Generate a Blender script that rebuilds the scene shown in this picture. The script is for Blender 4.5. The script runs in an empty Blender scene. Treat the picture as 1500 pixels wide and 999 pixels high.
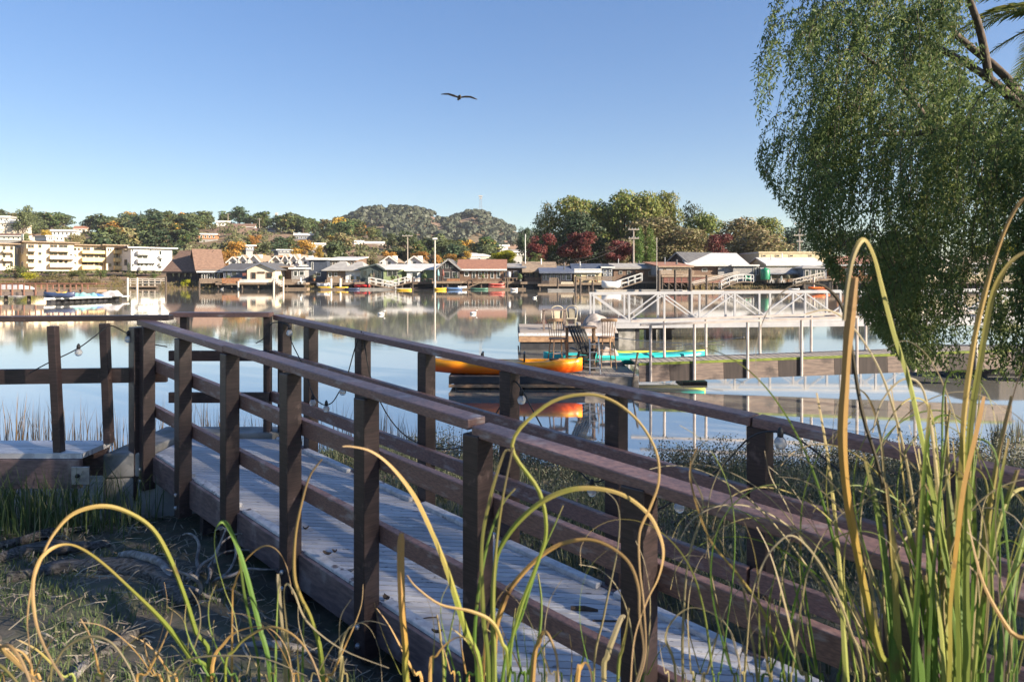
import bpy, math, random
from mathutils import Vector, Matrix, noise
R = random.Random(11)
F, HZ, CZ = 1000.0, 400.0, 2.55      # focal length in photo pixels, horizon row, eye height above the water
scene = bpy.context.scene
COL = scene.collection

def PX(px, d): return (px - 750) / F * d
def PZ(py, d): return CZ - (py - HZ) / F * d
def P(px, py, d): return Vector((PX(px, d), d, PZ(py, d)))
def lerp(a, b, t): return a + (b - a) * t
def interp(tab, x):
    if x <= tab[0][0]: return tab[0][1]
    for (x0, y0), (x1, y1) in zip(tab, tab[1:]):
        if x <= x1: return y0 + (y1 - y0) * (x - x0) / (x1 - x0)
    return tab[-1][1]
def sstep(a, b, x):
    t = min(1, max(0, (x - a) / (b - a))); return t * t * (3 - 2 * t)
def nz(x, y, z=0.0): return noise.noise(Vector((x, y, z)))

# ------------------------------------------------------------------ materials
def newmat(name):
    m = bpy.data.materials.new(name); m.use_nodes = True
    nt = m.node_tree; nt.nodes.clear()
    out = nt.nodes.new('ShaderNodeOutputMaterial')
    return m, nt, out
def N(nt, typ, **kw):
    n = nt.nodes.new(typ)
    for k, v in kw.items(): setattr(n, k, v)
    return n
def rgba(c): return (c[0], c[1], c[2], 1.0)
def mixc(nt, fac, a, b, blend='MIX'):
    n = N(nt, 'ShaderNodeMix', data_type='RGBA', blend_type=blend)
    for sock, v in ((n.inputs['Factor'], fac), (n.inputs[6], a), (n.inputs[7], b)):
        if hasattr(v, 'links'): nt.links.new(v, sock)
        elif isinstance(v, (int, float)): sock.default_value = v
        else: sock.default_value = rgba(v)
    return n.outputs[2]
def noise_fac(nt, scale, stretch=(1, 1, 1), detail=4, lo=.38, hi=.62, coord='Object', rough=.55):
    tc = N(nt, 'ShaderNodeTexCoord'); mp = N(nt, 'ShaderNodeMapping')
    mp.inputs['Scale'].default_value = stretch
    nt.links.new(tc.outputs[coord], mp.inputs['Vector'])
    no = N(nt, 'ShaderNodeTexNoise'); no.inputs['Scale'].default_value = scale
    no.inputs['Detail'].default_value = detail; no.inputs['Roughness'].default_value = rough
    nt.links.new(mp.outputs[0], no.inputs['Vector'])
    mr = N(nt, 'ShaderNodeMapRange'); mr.inputs[1].default_value = lo; mr.inputs[2].default_value = hi
    nt.links.new(no.outputs[0], mr.inputs[0])
    return mr.outputs[0], no.outputs[0]
def mat(name, c1, c2=None, rough=.7, scale=4, stretch=(1, 1, 1), bump=0.0, bdist=.01, metal=0.0, spec=.5, detail=4,
        lo=.38, hi=.62, stain=None, stain_scale=1.2, stain_at=(.55, .7), stain_stretch=(1, 1, 1), vary=0.0, rise=None):
    m, nt, out = newmat(name)
    b = N(nt, 'ShaderNodeBsdfPrincipled')
    b.inputs['Roughness'].default_value = rough; b.inputs['Metallic'].default_value = metal
    b.inputs['Specular IOR Level'].default_value = spec
    if c2 is None: c2 = tuple(x * .72 for x in c1)
    f, raw = noise_fac(nt, scale, stretch, detail, lo, hi)
    col = mixc(nt, f, c1, c2)
    if stain:
        f2, _ = noise_fac(nt, stain_scale, stain_stretch, 5, stain_at[0], stain_at[1])
        col = mixc(nt, f2, col, stain)
    if vary:
        oi = N(nt, 'ShaderNodeObjectInfo'); hs = N(nt, 'ShaderNodeHueSaturation')
        mr = N(nt, 'ShaderNodeMapRange'); mr.inputs[3].default_value = 1 - vary; mr.inputs[4].default_value = 1 + vary
        nt.links.new(oi.outputs['Random'], mr.inputs[0]); nt.links.new(mr.outputs[0], hs.inputs['Value'])
        nt.links.new(col, hs.inputs['Color']); col = hs.outputs[0]
    nt.links.new(col, b.inputs['Base Color'])
    if bump:
        bp = N(nt, 'ShaderNodeBump'); bp.inputs['Strength'].default_value = bump; bp.inputs['Distance'].default_value = bdist
        nt.links.new(raw, bp.inputs['Height']); nt.links.new(bp.outputs[0], b.inputs['Normal'])
    nt.links.new(b.outputs[0], out.inputs[0])
    return m
def leafmat(name, c1, c2, c3=None, transl=.3, vary=.2, huevary=.02, rough=.55, lump=0):
    m, nt, out = newmat(name)
    g = N(nt, 'ShaderNodeNewGeometry'); oi = N(nt, 'ShaderNodeObjectInfo')
    cr = N(nt, 'ShaderNodeValToRGB')
    cr.color_ramp.elements[0].color = rgba(c1); cr.color_ramp.elements[1].color = rgba(c2)
    cr.color_ramp.elements[0].position = .15; cr.color_ramp.elements[1].position = .85 if c3 is None else .75
    if c3:
        e = cr.color_ramp.elements.new(.95); e.color = rgba(c3)
    nt.links.new(g.outputs['Random Per Island'], cr.inputs[0])
    col = cr.outputs[0]
    if lump:
        f, _ = noise_fac(nt, lump, (1, 1, 1), 2)
        col = mixc(nt, f, col, c2)
    hs = N(nt, 'ShaderNodeHueSaturation')
    for sock, lo, hi in (('Value', 1 - vary, 1 + vary), ('Hue', .5 - huevary, .5 + huevary)):
        mr = N(nt, 'ShaderNodeMapRange'); mr.inputs[3].default_value = lo; mr.inputs[4].default_value = hi
        if sock == 'Hue':
            mu = N(nt, 'ShaderNodeMath', operation='MULTIPLY'); mu.inputs[1].default_value = 7.31
            fr = N(nt, 'ShaderNodeMath', operation='FRACT')
            nt.links.new(oi.outputs['Random'], mu.inputs[0]); nt.links.new(mu.outputs[0], fr.inputs[0]); nt.links.new(fr.outputs[0], mr.inputs[0])
        else: nt.links.new(oi.outputs['Random'], mr.inputs[0])
        nt.links.new(mr.outputs[0], hs.inputs[sock])
    nt.links.new(col, hs.inputs['Color'])
    d = N(nt, 'ShaderNodeBsdfPrincipled'); d.inputs['Roughness'].default_value = rough
    d.inputs['Specular IOR Level'].default_value = .3
    t = N(nt, 'ShaderNodeBsdfTranslucent'); mx = N(nt, 'ShaderNodeMixShader'); mx.inputs[0].default_value = transl
    nt.links.new(hs.outputs[0], d.inputs['Base Color']); nt.links.new(hs.outputs[0], t.inputs[0])
    nt.links.new(d.outputs[0], mx.inputs[1]); nt.links.new(t.outputs[0], mx.inputs[2])
    nt.links.new(mx.outputs[0], out.inputs[0])
    return m
def blademat(name, stops, transl=.35):
    "colour runs along the blade from root (0) to tip (1)"
    m, nt, out = newmat(name)
    uv = N(nt, 'ShaderNodeUVMap'); sp = N(nt, 'ShaderNodeSeparateXYZ'); cr = N(nt, 'ShaderNodeValToRGB')
    nt.links.new(uv.outputs[0], sp.inputs[0])
    f, raw = noise_fac(nt, 30, (1, 1, .3), 3, .3, .7)
    ad = N(nt, 'ShaderNodeMath', operation='MULTIPLY_ADD'); ad.inputs[1].default_value = .25
    sb = N(nt, 'ShaderNodeMath', operation='SUBTRACT'); sb.inputs[1].default_value = .12
    nt.links.new(raw, ad.inputs[0]); nt.links.new(sp.outputs[1], ad.inputs[2]); nt.links.new(ad.outputs[0], sb.inputs[0])
    nt.links.new(sb.outputs[0], cr.inputs[0])
    els = cr.color_ramp.elements
    els[0].position, els[0].color = stops[0][0], rgba(stops[0][1]); els[1].position, els[1].color = stops[-1][0], rgba(stops[-1][1])
    for p, c in stops[1:-1]:
        e = els.new(p); e.color = rgba(c)
    # fine lengthwise veins
    wv = N(nt, 'ShaderNodeMath', operation='SINE'); mu = N(nt, 'ShaderNodeMath', operation='MULTIPLY'); mu.inputs[1].default_value = 38
    nt.links.new(sp.outputs[0], mu.inputs[0]); nt.links.new(mu.outputs[0], wv.inputs[0])
    mr = N(nt, 'ShaderNodeMapRange'); mr.inputs[1].default_value = -1; mr.inputs[3].default_value = .8; mr.inputs[4].default_value = 1.08
    nt.links.new(wv.outputs[0], mr.inputs[0])
    hs = N(nt, 'ShaderNodeHueSaturation'); nt.links.new(mr.outputs[0], hs.inputs['Value']); nt.links.new(cr.outputs[0], hs.inputs['Color'])
    f2, _ = noise_fac(nt, 9, (1, 1, 1), 5, .63, .72)
    col = mixc(nt, f2, hs.outputs[0], (.12, .07, .03))
    d = N(nt, 'ShaderNodeBsdfPrincipled'); d.inputs['Roughness'].default_value = .62
    t = N(nt, 'ShaderNodeBsdfTranslucent'); mx = N(nt, 'ShaderNodeMixShader'); mx.inputs[0].default_value = transl
    nt.links.new(col, d.inputs['Base Color']); nt.links.new(col, t.inputs[0])
    nt.links.new(d.outputs[0], mx.inputs[1]); nt.links.new(t.outputs[0], mx.inputs[2]); nt.links.new(mx.outputs[0], out.inputs[0])
    return m

# ------------------------------------------------------------------ mesh builder
class MB:
    def __init__(s): s.v, s.f, s.uv, s.mi = [], [], None, None
    def add(s, vs, fs):
        n = len(s.v); s.v += [tuple(v) for v in vs]; s.f += [tuple(i + n for i in f) for f in fs]; return s
    def box(s, x0, x1, y0, y1, z0, z1):
        return s.add([(x, y, z) for z in (z0, z1) for y in (y0, y1) for x in (x0, x1)],
                     [(0, 2, 3, 1), (4, 5, 7, 6), (0, 1, 5, 4), (2, 6, 7, 3), (0, 4, 6, 2), (1, 3, 7, 5)])
    def beam(s, a, b, w, h, up=(0, 0, 1), off=(0, 0)):
        a, b = Vector(a), Vector(b); d = (b - a).normalized(); up = Vector(up)
        if abs(d.dot(up)) > .98: up = Vector((0, 1, 0))
        r = d.cross(up).normalized(); u = r.cross(d).normalized()
        vs = []
        for p in (a, b):
            for q in (-1, 1):
                for t in (-1, 1): vs.append(p + r * (q * w / 2 + off[0]) + u * (t * h / 2 + off[1]))
        return s.add(vs, [(0, 1, 3, 2), (4, 6, 7, 5), (0, 4, 5, 1), (2, 3, 7, 6), (0, 2, 6, 4), (1, 5, 7, 3)])
    def prism(s, poly, vec):
        n = len(poly); vec = Vector(vec); poly = [Vector(p) for p in poly]
        return s.add(poly + [p + vec for p in poly],
                     [tuple(range(n))[::-1], tuple(range(n, 2 * n))] + [(i, (i + 1) % n, (i + 1) % n + n, i + n) for i in range(n)])
    def tube(s, pts, rad, n=8, jitter=0):
        pts = [Vector(p) for p in pts]; k = len(pts)
        if isinstance(rad, (int, float)): rad = [rad] * k
        vs, fs = [], []
        for i, p in enumerate(pts):
            d = (pts[min(i + 1, k - 1)] - pts[max(i - 1, 0)]).normalized()
            up = Vector((0, 0, 1)) if abs(d.z) < .9 else Vector((0, 1, 0))
            r = d.cross(up).normalized(); u = r.cross(d)
            for j in range(n):
                a = 2 * math.pi * j / n; rr = rad[i]
                if jitter: rr *= 1 + jitter * nz(p.x * 5 + math.cos(a) * 2, p.y * 5 + math.sin(a) * 2, p.z * 5)
                vs.append(p + r * math.cos(a) * rr + u * math.sin(a) * rr)
        for i in range(k - 1):
            for j in range(n):
                fs.append((i * n + j, i * n + (j + 1) % n, (i + 1) * n + (j + 1) % n, (i + 1) * n + j))
        fs.append(tuple(range(n))[::-1]); fs.append(tuple(range((k - 1) * n, k * n)))
        return s.add(vs, fs)
    def lathe(s, c, prof, n=12):
        c = Vector(c); vs, fs = [], []
        for r, z in prof:
            for j in range(n):
                a = 2 * math.pi * j / n; vs.append(c + Vector((r * math.cos(a), r * math.sin(a), z)))
        k = len(prof)
        for i in range(k - 1):
            for j in range(n): fs.append((i * n + j, i * n + (j + 1) % n, (i + 1) * n + (j + 1) % n, (i + 1) * n + j))
        fs.append(tuple(range(n))[::-1]); fs.append(tuple(range((k - 1) * n, k * n)))
        return s.add(vs, fs)
    def quad(s, a, b, c, d): return s.add([a, b, c, d], [(0, 1, 2, 3)])
    def ball(s, c, r, n=8, m=6, sq=(1, 1, 1)):
        c = Vector(c); vs = [c + Vector((0, 0, -r * sq[2]))]; fs = []
        for i in range(1, m):
            t = math.pi * i / m
            for j in range(n):
                a = 2 * math.pi * j / n
                vs.append(c + Vector((r * sq[0] * math.sin(t) * math.cos(a), r * sq[1] * math.sin(t) * math.sin(a), -r * sq[2] * math.cos(t))))
        vs.append(c + Vector((0, 0, r * sq[2]))); L = len(vs) - 1
        for j in range(n):
            fs.append((0, 1 + (j + 1) % n, 1 + j)); fs.append((L, L - n + j, L - n + (j + 1) % n))
        for i in range(m - 2):
            for j in range(n):
                a = 1 + i * n; fs.append((a + j, a + (j + 1) % n, a + n + (j + 1) % n, a + n + j))
        return s.add(vs, fs)
    def xf(s, M): s.v = [tuple(M @ Vector(v)) for v in s.v]; return s

ORG = {}
def mkmesh(name, mb, m, smooth=False):
    me = bpy.data.meshes.new(name); me.from_pydata(mb.v, [], mb.f)
    ms = m if isinstance(m, (list, tuple)) else [m]
    for x in ms: me.materials.append(x)
    if mb.mi: me.polygons.foreach_set('material_index', mb.mi)
    if mb.uv:
        l = me.uv_layers.new(name='UVMap'); l.data.foreach_set('uv', [c for f in mb.uv for q in f for c in q])
    if smooth: me.polygons.foreach_set('use_smooth', [True] * len(me.polygons))
    me.update(); return me
def tag(o, label=None, cat=None, group=None, kind=None):
    for k, v in (('label', label), ('category', cat), ('group', group), ('kind', kind)):
        if v: o[k] = v
    return o
def empty(name, loc, label, cat, group=None, rz=0):
    o = bpy.data.objects.new(name, None); COL.objects.link(o); o.empty_display_size = .2
    o.location = loc; o.rotation_euler = (0, 0, rz); ORG[o.name] = Matrix.Translation(Vector(loc)) @ Matrix.Rotation(rz, 4, 'Z')
    return tag(o, label, cat, group)
def part(name, mb, m, par, smooth=False, world=True, bevel=0, label=None):
    "a part (or sub-part); vertices given in world space unless world=False"
    M = ORG[par.name]
    if world: mb.xf(M.inverted())
    o = bpy.data.objects.new(name, mkmesh(name, mb, m, smooth)); COL.objects.link(o); o.parent = par
    ORG[o.name] = M
    if bevel:
        b = o.modifiers.new('bevel', 'BEVEL'); b.width = bevel; b.segments = 2; b.limit_method = 'ANGLE'
    if label: o['label'] = label
    return o
def single(name, mb, m, label=None, cat=None, group=None, kind=None, smooth=False, bevel=0, org=None):
    if org is None:
        xs = [v[0] for v in mb.v]; ys = [v[1] for v in mb.v]
        org = Vector(((min(xs) + max(xs)) / 2, (min(ys) + max(ys)) / 2, min(v[2] for v in mb.v)))
    mb.xf(Matrix.Translation(-Vector(org)))
    o = bpy.data.objects.new(name, mkmesh(name, mb, m, smooth)); COL.objects.link(o); o.location = org
    ORG[o.name] = Matrix.Translation(Vector(org))
    if bevel:
        b = o.modifiers.new('bevel', 'BEVEL'); b.width = bevel; b.segments = 2; b.limit_method = 'ANGLE'
    return tag(o, label, cat, group, kind)
def copy_tree(o, par=None):
    c = o.copy(); COL.objects.link(c)
    if par: c.parent = par
    for ch in [x for x in KIDS.get(o.name, [])]: copy_tree(ch, c)
    return c
KIDS = {}
def index_kids(o):
    for ch in bpy.data.objects:
        if ch.parent == o:
            KIDS.setdefault(o.name, []).append(ch); index_kids(ch)
def catmull(pts, n=6):
    out = []; k = len(pts)
    for i in range(k - 1):
        p0, p1, p2, p3 = pts[max(i - 1, 0)], pts[i], pts[i + 1], pts[min(i + 2, k - 1)]
        for j in range(n):
            t = j / n; t2, t3 = t * t, t * t * t
            out.append(.5 * ((2 * p1) + (p2 - p0) * t + (2 * p0 - 5 * p1 + 4 * p2 - p3) * t2 + (3 * p1 - p0 - 3 * p2 + p3) * t3))
    out.append(pts[-1]); return out

# ------------------------------------------------------------------ palette
M = {}
M['wood'] = mat('stained_wood', (.062, .042, .041), (.036, .026, .026), .4, 5, (2, 2, 26), .25, .003, stain=(.14, .10, .09), stain_scale=14, stain_at=(.62, .74))
M['rail'] = mat('rail_wood', (.27, .155, .125), (.16, .095, .085), .45, 7, (7, 7, 30), .3, .003, stain=(.36, .30, .28), stain_scale=9, stain_at=(.56, .72), stain_stretch=(1, 1, 3))
M['fascia'] = mat('fascia_wood', (.20, .14, .135), (.12, .085, .085), .55, 4, (3, 3, 14), .25, .004, stain=(.30, .25, .24), stain_scale=6, stain_at=(.55, .7))
M['black'] = mat('black_paint', (.012, .012, .013), (.02, .02, .02), .5)
M['concrete'] = mat('concrete', (.36, .35, .33), (.22, .215, .20), .9, 5, bump=.5, bdist=.02, stain=(.11, .11, .095), stain_scale=2.2, stain_at=(.5, .66))
M['steel'] = mat('galvanised_steel', (.45, .46, .47), (.3, .31, .33), .45, 20, metal=.6)
M['white'] = mat('white_paint', (.68, .68, .66), (.56, .56, .54), .55, 3, stain=(.4, .38, .35), stain_scale=2, stain_at=(.62, .8))
M['cream'] = mat('cream_stucco', (.68, .60, .46), (.62, .54, .41), .8, 1.5)
M['yellow'] = mat('yellow_stucco', (.68, .54, .27), (.60, .47, .23), .8, 1.5)
M['tan'] = mat('tan_siding', (.55, .47, .30), (.45, .38, .24), .8, 2)
M['brown'] = mat('brown_siding', (.19, .12, .08), (.11, .07, .05), .75, 3, (6, 6, .5))
M['darkbrown'] = mat('dark_siding', (.055, .042, .04), (.03, .024, .024), .75, 3, (6, 6, .5))
M['weathered'] = mat('weathered_boards', (.28, .21, .15), (.15, .11, .08), .85, 4, (9, 9, .6))
M['navy'] = mat('navy_siding', (.05, .062, .09), (.035, .044, .065), .6, 3)
M['greyblue'] = mat('grey_blue_siding', (.15, .17, .21), (.11, .12, .15), .7, 3)
M['grey'] = mat('grey_siding', (.30, .29, .28), (.2, .2, .2), .8, 3)
M['green'] = mat('pale_green_siding', (.27, .33, .17), (.21, .26, .13), .7, 3)
M['darkgreen'] = mat('dark_teal_siding', (.055, .075, .075), (.04, .055, .055), .7, 3)
M['orangewall'] = mat('orange_brown_siding', (.42, .20, .09), (.3, .14, .07), .75, 3)
M['redbrown'] = mat('red_brown_siding', (.20, .07, .05), (.13, .05, .04), .7, 3, (6, 6, .6))
M['r_brown'] = mat('brown_shingles', (.20, .125, .09), (.13, .08, .06), .9, 2.5, (1, 1, 3))
M['r_red'] = mat('red_brown_shingles', (.30, .145, .09), (.21, .10, .07), .9, 2.5, (1, 1, 3))
M['r_grey'] = mat('grey_roofing', (.33, .32, .30), (.25, .24, .23), .85, 1.2)
M['r_dark'] = mat('dark_roofing', (.10, .10, .105), (.07, .07, .075), .8, 1.5)
M['r_white'] = mat('white_roofing', (.58, .56, .53), (.47, .46, .44), .7, 1.2)
M['r_tan'] = mat('tan_shingles', (.27, .205, .145), (.19, .14, .10), .9, 2.5)
M['solar'] = mat('blue_solar_roof', (.06, .07, .095), (.09, .10, .12), .3, 2)
M['awning'] = mat('blue_awning', (.11, .13, .18), (.08, .095, .14), .6, 2)
M['glass'] = mat('window_glass', (.03, .038, .045), (.015, .02, .024), .08, .8, spec=.8)
M['deckgrey'] = mat('grey_dock_boards', (.36, .31, .26), (.23, .20, .17), .85, 6, (1, 12, 1), .3, .004)
M['dockside'] = mat('dock_side_boards', (.25, .19, .16), (.14, .11, .10), .8, 3, (1.5, 1, 14), .3, .004, stain=(.06, .05, .05), stain_scale=2.5)
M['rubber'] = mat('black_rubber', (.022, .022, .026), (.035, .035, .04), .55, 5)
M['piling'] = mat('tarred_piling', (.10, .075, .06), (.05, .04, .034), .9, 4, (4, 4, 1))
M['pilingpale'] = mat('pale_piling', (.55, .50, .43), (.40, .36, .31), .8, 4, (4, 4, 1))
M['bark'] = mat('bark', (.10, .075, .055), (.05, .038, .03), .95, 6, (3, 3, 1), .6, .02)
M['driftwood'] = mat('driftwood', (.17, .155, .14), (.045, .04, .036), .95, 5, (1.2, 12, 12), .8, .02)
M['driftpale'] = mat('bleached_driftwood', (.36, .33, .30), (.17, .15, .135), .9, 9, (3, 3, 3), .6, .01)
M['polewood'] = mat('weathered_pole', (.40, .35, .30), (.28, .24, .2), .9, 5, (5, 5, .5))
M['wire'] = mat('black_wire', (.02, .02, .02), (.03, .03, .03), .6)
M['railpost'] = mat('pale_metal_post', (.52, .47, .44), (.42, .37, .35), .5, 5)
M['alu'] = mat('white_aluminium', (.50, .50, .51), (.43, .43, .45), .38, 3, metal=.15)
M['algae'] = mat('green_algae_edge', (.22, .27, .04), (.13, .17, .03), .8, 8)
M['turf'] = mat('green_tank_plastic', (.02, .22, .11), (.015, .16, .08), .4)
M['tarp_w'] = mat('pale_boat_cover', (.46, .44, .44), (.33, .32, .33), .7, 3)
M['tarp_t'] = mat('turquoise_boat_cover', (.22, .42, .43), (.16, .33, .36), .6, 3)
M['tarp_b'] = mat('blue_boat_cover', (.05, .16, .42), (.04, .11, .3), .6, 3)
M['tarp_g'] = mat('grey_tarp', (.34, .30, .28), (.2, .18, .17), .8, 4, bump=.5, bdist=.05)
M['oldwood'] = mat('worn_chair_wood', (.38, .24, .14), (.25, .15, .09), .6, 8)
M['palechair'] = mat('pale_chair_paint', (.46, .41, .31), (.36, .32, .24), .6, 6)
# ------------------------------------------------------------------ camera, sun, sky
SUN_AZ, SUN_EL = math.radians(115), math.radians(21)      # bearing clockwise from +Y, height
cam = bpy.data.cameras.new('camera'); co = bpy.data.objects.new('camera', cam); COL.objects.link(co)
co.location = (0, 0, CZ); co.rotation_euler = (math.radians(90), 0, 0)
cam.lens = 24; cam.sensor_width = 36; cam.shift_y = -99.5 / 1500; cam.clip_end = 9000; cam.clip_start = .05
cam.dof.use_dof = True; cam.dof.focus_distance = 7.0; cam.dof.aperture_fstop = 7.1
scene.camera = co
w = bpy.data.worlds.new('World'); scene.world = w; w.use_nodes = True
wn = w.node_tree; bg = wn.nodes['Background']
sky = wn.nodes.new('ShaderNodeTexSky'); sky.sky_type = 'NISHITA'; sky.sun_disc = False
sky.sun_elevation = SUN_EL; sky.sun_rotation = SUN_AZ; sky.air_density = 1.0; sky.dust_density = .15; sky.ozone_density = 2.6; sky.altitude = 0
hsv = wn.nodes.new('ShaderNodeHueSaturation'); hsv.inputs['Saturation'].default_value = 1.5; hsv.inputs['Hue'].default_value = .517; gm = wn.nodes.new('ShaderNodeGamma'); gm.inputs[1].default_value = .63; wn.links.new(sky.outputs[0], gm.inputs[0]); wn.links.new(gm.outputs[0], hsv.inputs['Color']); wn.links.new(hsv.outputs[0], bg.inputs[0]); bg.inputs[1].default_value = .094
sl = bpy.data.lights.new('sun', 'SUN'); sl.energy = 4.8; sl.angle = math.radians(.5); sl.color = (1, .86, .68)
so = bpy.data.objects.new('sun', sl); COL.objects.link(so); so.location = (60, -30, 60)
tosun = Vector((math.sin(SUN_AZ) * math.cos(SUN_EL), math.cos(SUN_AZ) * math.cos(SUN_EL), math.sin(SUN_EL)))
so.rotation_euler = tosun.to_track_quat('Z', 'Y').to_euler()
vs = scene.view_settings; vs.view_transform = 'Standard'; vs.look = 'None'; vs.gamma = 1; vs.exposure = 1.72
scene.cycles.use_denoising = True; scene.cycles.max_bounces = 6; scene.cycles.transparent_max_bounces = 8
scene.cycles.caustics_reflective = False; scene.cycles.caustics_refractive = False
scene.cycles.sample_clamp_indirect = 6

# ------------------------------------------------------------------ water
def water_mat():
    m, nt, out = newmat('bay_water')
    tc = N(nt, 'ShaderNodeTexCoord'); mp = N(nt, 'ShaderNodeMapping'); mp.inputs['Scale'].default_value = (.35, 1.5, 1)
    nt.links.new(tc.outputs['Object'], mp.inputs[0])
    n1 = N(nt, 'ShaderNodeTexNoise'); n1.inputs['Scale'].default_value = 1.6; n1.inputs['Detail'].default_value = 3
    nt.links.new(mp.outputs[0], n1.inputs['Vector'])
    n2 = N(nt, 'ShaderNodeTexNoise'); n2.inputs['Scale'].default_value = .05; n2.inputs['Detail'].default_value = 3
    nt.links.new(mp.outputs[0], n2.inputs['Vector'])
    mr = N(nt, 'ShaderNodeMapRange'); mr.inputs[1].default_value = .42; mr.inputs[2].default_value = .62
    mr.inputs[3].default_value = .012; mr.inputs[4].default_value = .09
    nt.links.new(n2.outputs[0], mr.inputs[0])
    bp = N(nt, 'ShaderNodeBump'); bp.inputs['Distance'].default_value = .02
    nt.links.new(n1.outputs[0], bp.inputs['Height']); nt.links.new(mr.outputs[0], bp.inputs['Strength'])
    b = N(nt, 'ShaderNodeBsdfPrincipled'); b.inputs['Base Color'].default_value = (.27, .265, .235, 1)
    b.inputs['Roughness'].default_value = .045; b.inputs['IOR'].default_value = 1.6; b.inputs['Specular IOR Level'].default_value = .75
    nt.links.new(bp.outputs[0], b.inputs['Normal'])
    gl = N(nt, 'ShaderNodeBsdfGlossy'); gl.inputs['Roughness'].default_value = .045; gl.inputs['Color'].default_value = (1, .97, .93, 1)
    nt.links.new(bp.outputs[0], gl.inputs['Normal'])
    mx = N(nt, 'ShaderNodeMixShader'); mx.inputs[0].default_value = .5
    nt.links.new(b.outputs[0], mx.inputs[1]); nt.links.new(gl.outputs[0], mx.inputs[2])
    nt.links.new(mx.outputs[0], out.inputs[0]); return m
o = single('water', MB().quad((-700, -60, 0), (700, -60, 0), (700, 135, 0), (-700, 135, 0)), water_mat(), kind='structure', org=(0, 0, 0))

# ------------------------------------------------------------------ far land
RIDGE = [(-1200, 345), (-300, 335), (0, 326), (60, 334), (120, 345), (200, 340), (300, 337), (340, 331), (400, 341), (480, 348), (560, 356), (700, 370), (800, 380), (1000, 385), (3500, 388)]
HILL = [(-600, 395), (400, 375), (470, 349), (485, 337), (500, 327), (530, 314), (560, 310), (600, 310), (640, 321), (665, 324), (690, 316), (706, 316), (722, 326), (745, 338), (765, 342), (790, 352), (900, 380), (3500, 390)]
def land_z(px, d):
    hr = CZ + (400 - interp(RIDGE, px)) * .42; hh = CZ + (400 - interp(HILL, px)) * .95
    bank = 108 if px > 235 else 114
    if d < bank: return -1.2
    z = lerp(-1.2, 1.0, sstep(bank, bank + 5, d)) + 1.0 * sstep(bank + 5, 160, d)
    z += (max(hr, 3) - 2) * sstep(175, 420, d) * (1 - .75 * sstep(430, 620, d))
    z = max(z, hh * sstep(520, 950, d) if d < 950 else hh * (1 - .8 * sstep(950, 1900, d)))
    return z + (nz(px * .02, d * .02) * 1.2 if d > 170 else nz(px * .1, d * .1) * .12)
def land_mat():
    m, nt, out = newmat('dry_hill_ground')
    b = N(nt, 'ShaderNodeBsdfPrincipled'); b.inputs['Roughness'].default_value = .95; b.inputs['Specular IOR Level'].default_value = .1
    f, _ = noise_fac(nt, .03, (1, 1, 1), 6, .42, .6); f2, _ = noise_fac(nt, .35, (1, 1, 1), 5, .4, .65)
    c = mixc(nt, f, (.235, .15, .115), (.10, .095, .05)); c = mixc(nt, f2, c, (.24, .175, .12))
    nt.links.new(c, b.inputs['Base Color']); nt.links.new(b.outputs[0], out.inputs[0]); return m
mb = MB(); pxs = [-1800 + 30 * i for i in range(185)]
ds = [104, 108, 110, 112, 114, 117, 120, 130, 145, 160, 175, 200, 230, 270, 310, 350, 390, 430, 480, 520, 560, 610, 660, 700, 740, 780, 820, 860, 900, 940, 980, 1050, 1200, 1500, 2000, 5000]
for d in ds:
    for px in pxs: mb.v.append((PX(px, d), d, land_z(px, d)))
nx = len(pxs)
for i in range(len(ds) - 1):
    for j in range(nx - 1): mb.f.append((i * nx + j, i * nx + j + 1, (i + 1) * nx + j + 1, (i + 1) * nx + j))
single('terrain', mb, land_mat(), kind='structure', smooth=True, org=(0, 0, 0))

# ------------------------------------------------------------------ near bank
L0, R0 = Vector((-2.77, 5.30, 1.13)), Vector((-2.04, 5.92, 1.13)); RD = Vector((.73, -.683, -.063))
def shore_y(x):
    y = lerp(9.6, 8.6, sstep(-1.6, .6, x)) + .35 * nz(x * .8, 3)
    return y + 4.6 * sstep(8.2, 10.2, x)
def gz(x, y):
    s = shore_y(x) - y
    z = lerp(.25, .27, sstep(-1.6, .6, x)) * max(s, 0) ** .68 if s > 0 else max(s * .35, -.6)
    z = min(z, 1.02) + .035 * nz(x * 1.7, y * 1.7) + .02 * nz(x * 5, y * 5)
    q = Vector((x, y, 0)) - Vector((-2.4, 5.6, 0)); dd = Vector((.73, -.683, 0)); t = q.dot(dd); off = abs(q.x * .683 + q.y * .73)
    if t > -.3:
        k = 1 - sstep(.5, 1.0, off)
        lim = 1.13 - .063 * t - .30
        if z > lim: z = lerp(z, lim, k)
    return z
def bank_mat():
    m, nt, out = newmat('marsh_mud')
    b = N(nt, 'ShaderNodeBsdfPrincipled'); b.inputs['Roughness'].default_value = .85
    f, raw = noise_fac(nt, 2.2, (1, 1, 1), 6, .4, .62); f2, _ = noise_fac(nt, 9, (1, 1, 1), 5, .48, .7)
    c = mixc(nt, f, (.10, .088, .066), (.085, .10, .05)); c = mixc(nt, f2, c, (.17, .14, .105))
    nt.links.new(c, b.inputs['Base Color'])
    bp = N(nt, 'ShaderNodeBump'); bp.inputs['Strength'].default_value = .8; bp.inputs['Distance'].default_value = .05
    nt.links.new(raw, bp.inputs['Height']); nt.links.new(bp.outputs[0], b.inputs['Normal'])
    nt.links.new(b.outputs[0], out.inputs[0]); return m
mb = MB(); xs = [-40, -25, -16] + [-10 + .18 * i for i in range(125)] + [13, 15, 18, 25, 40]; ys = [-40, -20, -10, -5, -2.5] + [-1 + .18 * i for i in range(64)] + [11, 12, 14, 17, 21, 26, 32, 40, 46]
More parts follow.
